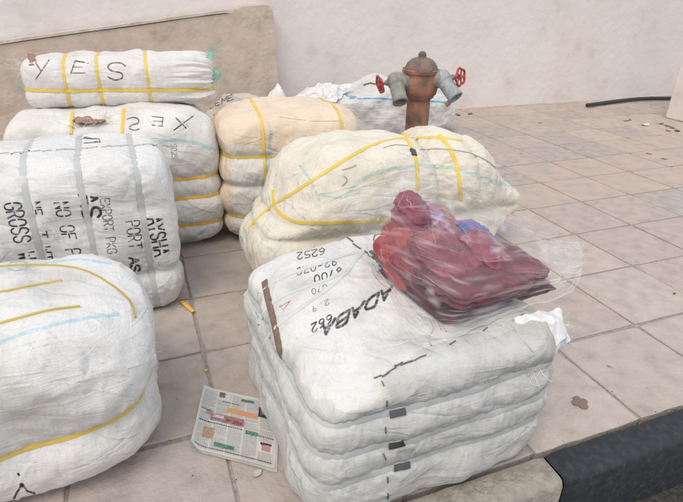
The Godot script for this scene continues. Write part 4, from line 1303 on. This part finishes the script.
func plastic() -> void:
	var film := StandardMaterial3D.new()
	# highlights painted into the alpha: thin lines and a few broad hazy bands in an otherwise clear film
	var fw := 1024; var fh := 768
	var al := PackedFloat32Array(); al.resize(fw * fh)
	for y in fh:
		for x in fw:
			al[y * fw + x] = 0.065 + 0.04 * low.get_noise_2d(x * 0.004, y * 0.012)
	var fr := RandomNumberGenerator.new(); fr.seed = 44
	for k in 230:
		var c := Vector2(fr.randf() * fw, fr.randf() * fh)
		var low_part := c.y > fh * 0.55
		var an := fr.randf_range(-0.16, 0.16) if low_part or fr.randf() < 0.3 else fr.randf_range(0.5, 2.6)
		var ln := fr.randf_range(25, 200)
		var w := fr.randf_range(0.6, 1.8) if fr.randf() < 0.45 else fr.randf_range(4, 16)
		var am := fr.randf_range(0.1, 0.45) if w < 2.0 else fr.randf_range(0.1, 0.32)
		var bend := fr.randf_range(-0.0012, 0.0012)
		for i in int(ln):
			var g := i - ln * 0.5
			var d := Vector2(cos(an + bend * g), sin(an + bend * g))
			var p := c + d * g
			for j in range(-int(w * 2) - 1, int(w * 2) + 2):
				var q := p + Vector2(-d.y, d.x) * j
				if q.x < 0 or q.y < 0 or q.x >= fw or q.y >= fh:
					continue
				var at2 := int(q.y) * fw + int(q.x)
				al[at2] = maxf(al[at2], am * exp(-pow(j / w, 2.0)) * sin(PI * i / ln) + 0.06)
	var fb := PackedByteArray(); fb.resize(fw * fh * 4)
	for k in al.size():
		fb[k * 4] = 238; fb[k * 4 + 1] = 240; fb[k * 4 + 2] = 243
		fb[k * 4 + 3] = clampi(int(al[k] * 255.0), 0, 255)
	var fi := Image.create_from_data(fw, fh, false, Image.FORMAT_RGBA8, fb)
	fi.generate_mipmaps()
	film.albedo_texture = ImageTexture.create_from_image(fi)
	film.transparency = BaseMaterial3D.TRANSPARENCY_ALPHA
	film.roughness = 0.06
	film.cull_mode = BaseMaterial3D.CULL_DISABLED
	var bag := thing("clear_plastic_bag", "clear crumpled plastic bag wrapped round red folded cloths", "bag", Vector3(0.95, 0.5, -1.4))
	var o := bag.position
	# ridge line of the film over the heap, its foot at the front and at the back
	var top := [on_z(342, 214, -1.62), on_z(370, 188, -1.6), on_z(410, 173, -1.55), on_z(447, 180, -1.52), on_z(492, 205, -1.48), on_z(535, 238, -1.42), on_z(576, 243, -1.36)]
	var front := [on_z(366, 254, -1.52), on_z(378, 278, -1.38), on_z(406, 314, -1.18), on_z(440, 340, -1.06), on_z(500, 316, -1.09), on_z(560, 296, -1.13), on_z(577, 278, -1.22)]
	var back := [on_z(343, 218, -1.64), on_z(385, 222, -1.75), on_z(425, 222, -1.78), on_z(470, 222, -1.78), on_z(510, 236, -1.72), on_z(545, 247, -1.6), on_z(584, 255, -1.4)]
	var at := func(line: Array, s: float) -> Vector3:
		var x := s * (line.size() - 1)
		var i := mini(int(x), line.size() - 2)
		var p0: Vector3 = line[maxi(i - 1, 0)]; var p1: Vector3 = line[i]; var p2: Vector3 = line[i + 1]; var p3: Vector3 = line[mini(i + 2, line.size() - 1)]
		return p1.cubic_interpolate(p2, p0, p3, x - i)
	var crease := func(p: Vector3, k: float) -> Vector3:
		var q := p * Vector3(1, 1, 1) + Vector3.ONE * k
		return Vector3(ridge.get_noise_3dv(q * 0.8), ridge.get_noise_3dv(q * 0.8 + Vector3(4, 1, 2)), ridge.get_noise_3dv(q * 0.8 + Vector3(1, 6, 5))) * 0.014 + 0.005 * Vector3(ridge.get_noise_3dv(q * 2.4), ridge.get_noise_3dv(q * 2.4 + Vector3(3, 1, 2)), ridge.get_noise_3dv(q * 2.4 + Vector3(1, 5, 2)))
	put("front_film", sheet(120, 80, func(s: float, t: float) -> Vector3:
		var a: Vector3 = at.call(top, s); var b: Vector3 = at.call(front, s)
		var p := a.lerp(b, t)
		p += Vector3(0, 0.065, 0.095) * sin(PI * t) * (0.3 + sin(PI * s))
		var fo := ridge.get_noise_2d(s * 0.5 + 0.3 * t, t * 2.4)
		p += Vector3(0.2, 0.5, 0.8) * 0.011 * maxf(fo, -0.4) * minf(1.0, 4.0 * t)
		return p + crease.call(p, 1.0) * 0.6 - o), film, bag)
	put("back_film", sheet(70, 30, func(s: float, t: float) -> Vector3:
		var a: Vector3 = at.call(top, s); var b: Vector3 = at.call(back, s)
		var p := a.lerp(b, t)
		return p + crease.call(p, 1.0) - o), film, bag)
	var edge_line := StandardMaterial3D.new()  # pale tubes added along ridge and foot, standing in for bright film edges
	edge_line.albedo_color = Color(0.95, 0.96, 0.97, 0.3)
	edge_line.transparency = BaseMaterial3D.TRANSPARENCY_ALPHA
	edge_line.roughness = 0.1
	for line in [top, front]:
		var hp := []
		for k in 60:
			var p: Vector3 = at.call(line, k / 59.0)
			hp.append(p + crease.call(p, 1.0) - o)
		put("edge_line", tube(hp, [0.0012], 6), edge_line, bag)
	# loose gathered mouth of the bag at the right end
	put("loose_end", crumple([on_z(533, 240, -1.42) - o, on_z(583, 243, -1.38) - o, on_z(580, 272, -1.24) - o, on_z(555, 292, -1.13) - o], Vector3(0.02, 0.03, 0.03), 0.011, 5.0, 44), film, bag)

# ---------------------------------------------------------------- newspaper and litter
func newspaper() -> void:
	var W := 420; var H := 560
	var img := Image.create(W, H, false, Image.FORMAT_RGB8)
	img.fill(Color(.80, .79, .77))
	var r := RandomNumberGenerator.new(); r.seed = 5
	# columns of tiny type
	var cols := 5
	for c in cols:
		var x0 := 14 + c * 80
		var y := 26
		while y < H - 20:
			var gap := r.randf() < 0.05
			if not gap:
				var x := x0
				var xe := x0 + 70 - (r.randi() % 30 if r.randf() < 0.12 else 0)
				while x < xe:
					var w := 3 + r.randi() % 9
					var v := r.randf_range(0.36, 0.55)
					img.fill_rect(Rect2i(x, y, mini(w, xe - x), 2), Color(v, v, v))
					x += w + 2
			y += 5
	var boxes := [[95, 20, 60, 70, Color(.80, .79, .77)], [96, 22, 30, 46, Color(.42, .33, .3)], [150, 150, 170, 46, Color(.85, .6, .3)], [205, 150, 115, 44, Color(.88, .55, .38)], [320, 80, 84, 92, Color(.12, .11, .12)], [334, 96, 30, 50, Color(.5, .45, .44)],
		[70, 225, 180, 66, Color(.6, .4, .42)], [80, 232, 60, 30, Color(.8, .72, .7)], [150, 250, 90, 32, Color(.55, .2, .25)], [40, 205, 36, 40, Color(.7, .5, .45)],
		[262, 310, 64, 30, Color(.16, .5, .4)], [70, 308, 180, 14, Color(.8, .79, .77)], [44, 356, 56, 90, Color(.70, .55, .4)],
		[112, 462, 102, 36, Color(.13, .5, .38)], [220, 40, 70, 24, Color(.18, .45, .35)], [330, 372, 80, 80, Color(.82, .8, .79)], [342, 378, 56, 18, Color(.15, .13, .14)], [350, 400, 44, 44, Color(.78, .5, .46)]]
	for b in boxes:
		img.fill_rect(Rect2i(b[0], b[1], b[2], b[3]), b[4])
	# headlines: bold broken bars
	for hl in [[70, 310, 170], [14, 206, 60], [14, 308, 52], [20, 520, 380], [330, 330, 76], [120, 100, 90]]:
		var x: int = hl[0]
		while x < hl[0] + hl[2]:
			var w := 4 + r.randi() % 8
			img.fill_rect(Rect2i(x, hl[1], w, 8), Color(.2, .2, .22))
			x += w + 3
	for k in 5200:
		var x := 30 + r.randi() % 380; var y := 15 + r.randi() % (H - 30)
		var p := img.get_pixel(x, y)
		if p.v < 0.75 and (p.s > 0.12 or p.v < 0.16):
			img.fill_rect(Rect2i(x, y, 2 + r.randi() % 9, 2 + r.randi() % 7), p.lerp(Color(r.randf_range(0.3, 0.9), r.randf_range(0.25, 0.8), r.randf_range(0.25, 0.75)), 0.4))
	for x in [10, 90, 170, 250, 330, 408]:
		img.fill_rect(Rect2i(x, 20, 1, H - 40), Color(.6, .6, .6))
	img.adjust_bcs(1.0, 0.95, 0.75)
	img.resize(W / 2, H / 2, Image.INTERPOLATE_LANCZOS)
	img.resize(W, H, Image.INTERPOLATE_CUBIC)
	img.generate_mipmaps()
	var m := StandardMaterial3D.new()
	m.albedo_texture = ImageTexture.create_from_image(img)
	m.roughness = 0.9
	var edge := mat(Color(.6, .59, .56), 0.9)
	var tl := on_y(205, 386, 0.012); var bl := on_y(191, 448, 0.012); var br := on_y(276, 469, 0.012)
	var dx := (br - bl); var dz := tl - bl
	# only part of the width shows: the rest runs under the front bale's edge
	var n := thing("newspaper", "folded newspaper lying on the tiles beside the front bale", "newspaper", (bl + br) * 0.5 * Vector3(1, 0, 1))
	var o := n.position
	for k in 3:
		var kk := k
		var f := func(s: float, t: float) -> Vector3:
			var p := tl.lerp(tl + dx * 1.0, s) - dz * t
			p += dx * (0.012 * (1 - kk)) - dz * 0.006 * (2 - kk) * (0.5 + s)
			p.y = 0.005 + 0.0014 * kk + 0.003 * low.get_noise_2d(s * 2.2, t * 2.2) + 0.010 * pow(maxf(0.0, 1 - s * 5), 2.0) * (0.4 + 0.3 * kk) + 0.006 * pow(maxf(0, t - 0.8) * 5, 2.0) * 0.5 * kk
			if s < 0.1 and t > 0.85:
				p += dz * 0.12 * (0.1 - s) * 6.0 * (t - 0.85) * 6.0
			return p - o
		put("page", sheet(24, 24, f), m if k == 2 else edge, n)

func litter() -> void:
	# dried stain shaped like a four-petalled splash
	var st := SurfaceTool.new()
	var sm := mat(Color(.22, .155, .13), 0.9)
	var c := on_y(580, 402, 0.0025)
	var spl := thing("brown_splash_stain", "dark brown four lobed stain dried on the paving tile", "stain", c)
	for q in [[0.0, 0.016, 0.017], [1.7, 0.02, 0.019], [3.3, 0.019, 0.015], [4.9, 0.018, 0.016]]:
		var v := PackedVector3Array([Vector3(cos(q[0]) * q[1], 0, sin(q[0]) * q[1])]); var n := PackedVector3Array([Vector3.UP]); var idx := PackedInt32Array()
		for k in 21:
			var a := TAU * k / 20
			var r: float = q[2] * (1 + 0.3 * low.get_noise_2d(cos(a) * 2 + q[0] * 7, sin(a) * 2))
			v.append(v[0] + Vector3(cos(a) * r, 0, sin(a) * r)); n.append(Vector3.UP)
			if k:
				idx.append_array([0, k, k + 1])
		put("lobe", amesh(v, n, PackedVector2Array(), PackedColorArray(), idx), sm, spl, Vector3(0, 0.0002 * q[0], 0))
	var gv := PackedVector3Array(); var gn := PackedVector3Array(); var gi := PackedInt32Array()
	for k in 420:
		var z := rng.randf_range(-5.9, -1.0); var x := rng.randf_range(-0.4, 2.0 - z * 0.9)
		if rng.randf() < 0.75:
			if rng.randf() < 0.5:
				x = COL0 + PX * roundf((x - COL0) / PX) + rng.randf_range(-0.012, 0.012)
			else:
				z = ROW0 - PZ * roundf((ROW0 - z) / PZ) + rng.randf_range(-0.012, 0.012)
		var sz := rng.randf_range(0.001, 0.003)
		var b0 := gv.size()
		for q in [Vector3(1, 0, 0.2), Vector3(-0.4, 0, 0.9), Vector3(-0.7, 0, -0.6), Vector3(0.3, 0, -0.9), Vector3(0, 0.9, 0)]:
			gv.append(Vector3(x, 0.0005, z) + (q as Vector3).rotated(Vector3.UP, k) * sz); gn.append(((q as Vector3) + Vector3(0, 0.3, 0)).rotated(Vector3.UP, k).normalized())
		for t in 4:
			gi.append_array([b0 + t, b0 + 4, b0 + (t + 1) % 4])
	var gr := put("grit", amesh(gv, gn, PackedVector2Array(), PackedColorArray(), gi), mat(Color(.26, .22, .19), 0.95), self)
	gr.set_meta("kind", "stuff")
	meta(gr, "fine dark grit scattered along the tile joints", "grit")
	var chip := func(called: String, label: String, x: float, y: float, l: float, w: float, col: Color, turn: float, grp := "") -> void:
		var p := on_y(x, y, 0.002)
		var m := sheet(7, 5, func(s: float, t: float) -> Vector3:
			var u := (s - 0.5) * l; var v := (t - 0.5) * w * sqrt(maxf(0.05, 1.0 - pow(2 * s - 1, 2)))
			return Vector3(u, 0.004 + 0.12 * w * pow(2 * s - 1, 2) + 0.12 * w * low.get_noise_2d(x + s * 3, t * 3), v))
		var o := put(called, m, mat(col, 0.8), self, p)
		o.rotation.y = turn
		meta(o, label, "litter", grp)
	chip.call("red_petal", "tiny red petal on a paving tile", 674, 294, 0.022, 0.012, Color(.35, .02, .03), 0.2)
	chip.call("dry_twig", "short dark twig on a paving tile near the kerb", 609, 367, 0.022, 0.005, Color(.09, .07, .06), -1.1)
	chip.call("yellow_scrap", "tiny yellow scrap in the tile joint above the newspaper", 206, 371, 0.014, 0.01, Color(.7, .5, .06), 0.5)
	chip.call("paper_scrap", "small torn white paper scrap by the newspaper edge", 257, 474, 0.035, 0.025, Color(.5, .47, .44), 0.4)
	chip.call("white_scrap", "small white paper scrap near the pillar foot", 645, 125, 0.14, 0.07, Color(.75, .76, .74), 0.2)
	for q in [[649, 154, 0.06, 0.03], [664, 159, 0.06, 0.025], [540, 123, 0.05, 0.03], [458, 115, 0.12, 0.06], [470, 114, 0.1, 0.05], [661, 124, 0.08, 0.05], [667, 126, 0.07, 0.05], [672, 128, 0.09, 0.05], [668, 131, 0.06, 0.05], [677, 131, 0.1, 0.06], [630, 120, 0.08, 0.03], [626, 121, 0.09, 0.04]]:
		chip.call("dry_leaf", "small dry brown leaf beside the foot of the white pillar" if q[0] > 655 and q[1] < 140 else "small dry brown leaf on the tiles by the big soft sack" if q[0] < 500 else "small dry brown leaf out on the open tiles", q[0], q[1], q[2], q[3], Color(.2, .13, .08) * rng.randf_range(0.7, 1.4), rng.randf_range(0, 3), "dry leaves on the tiles")
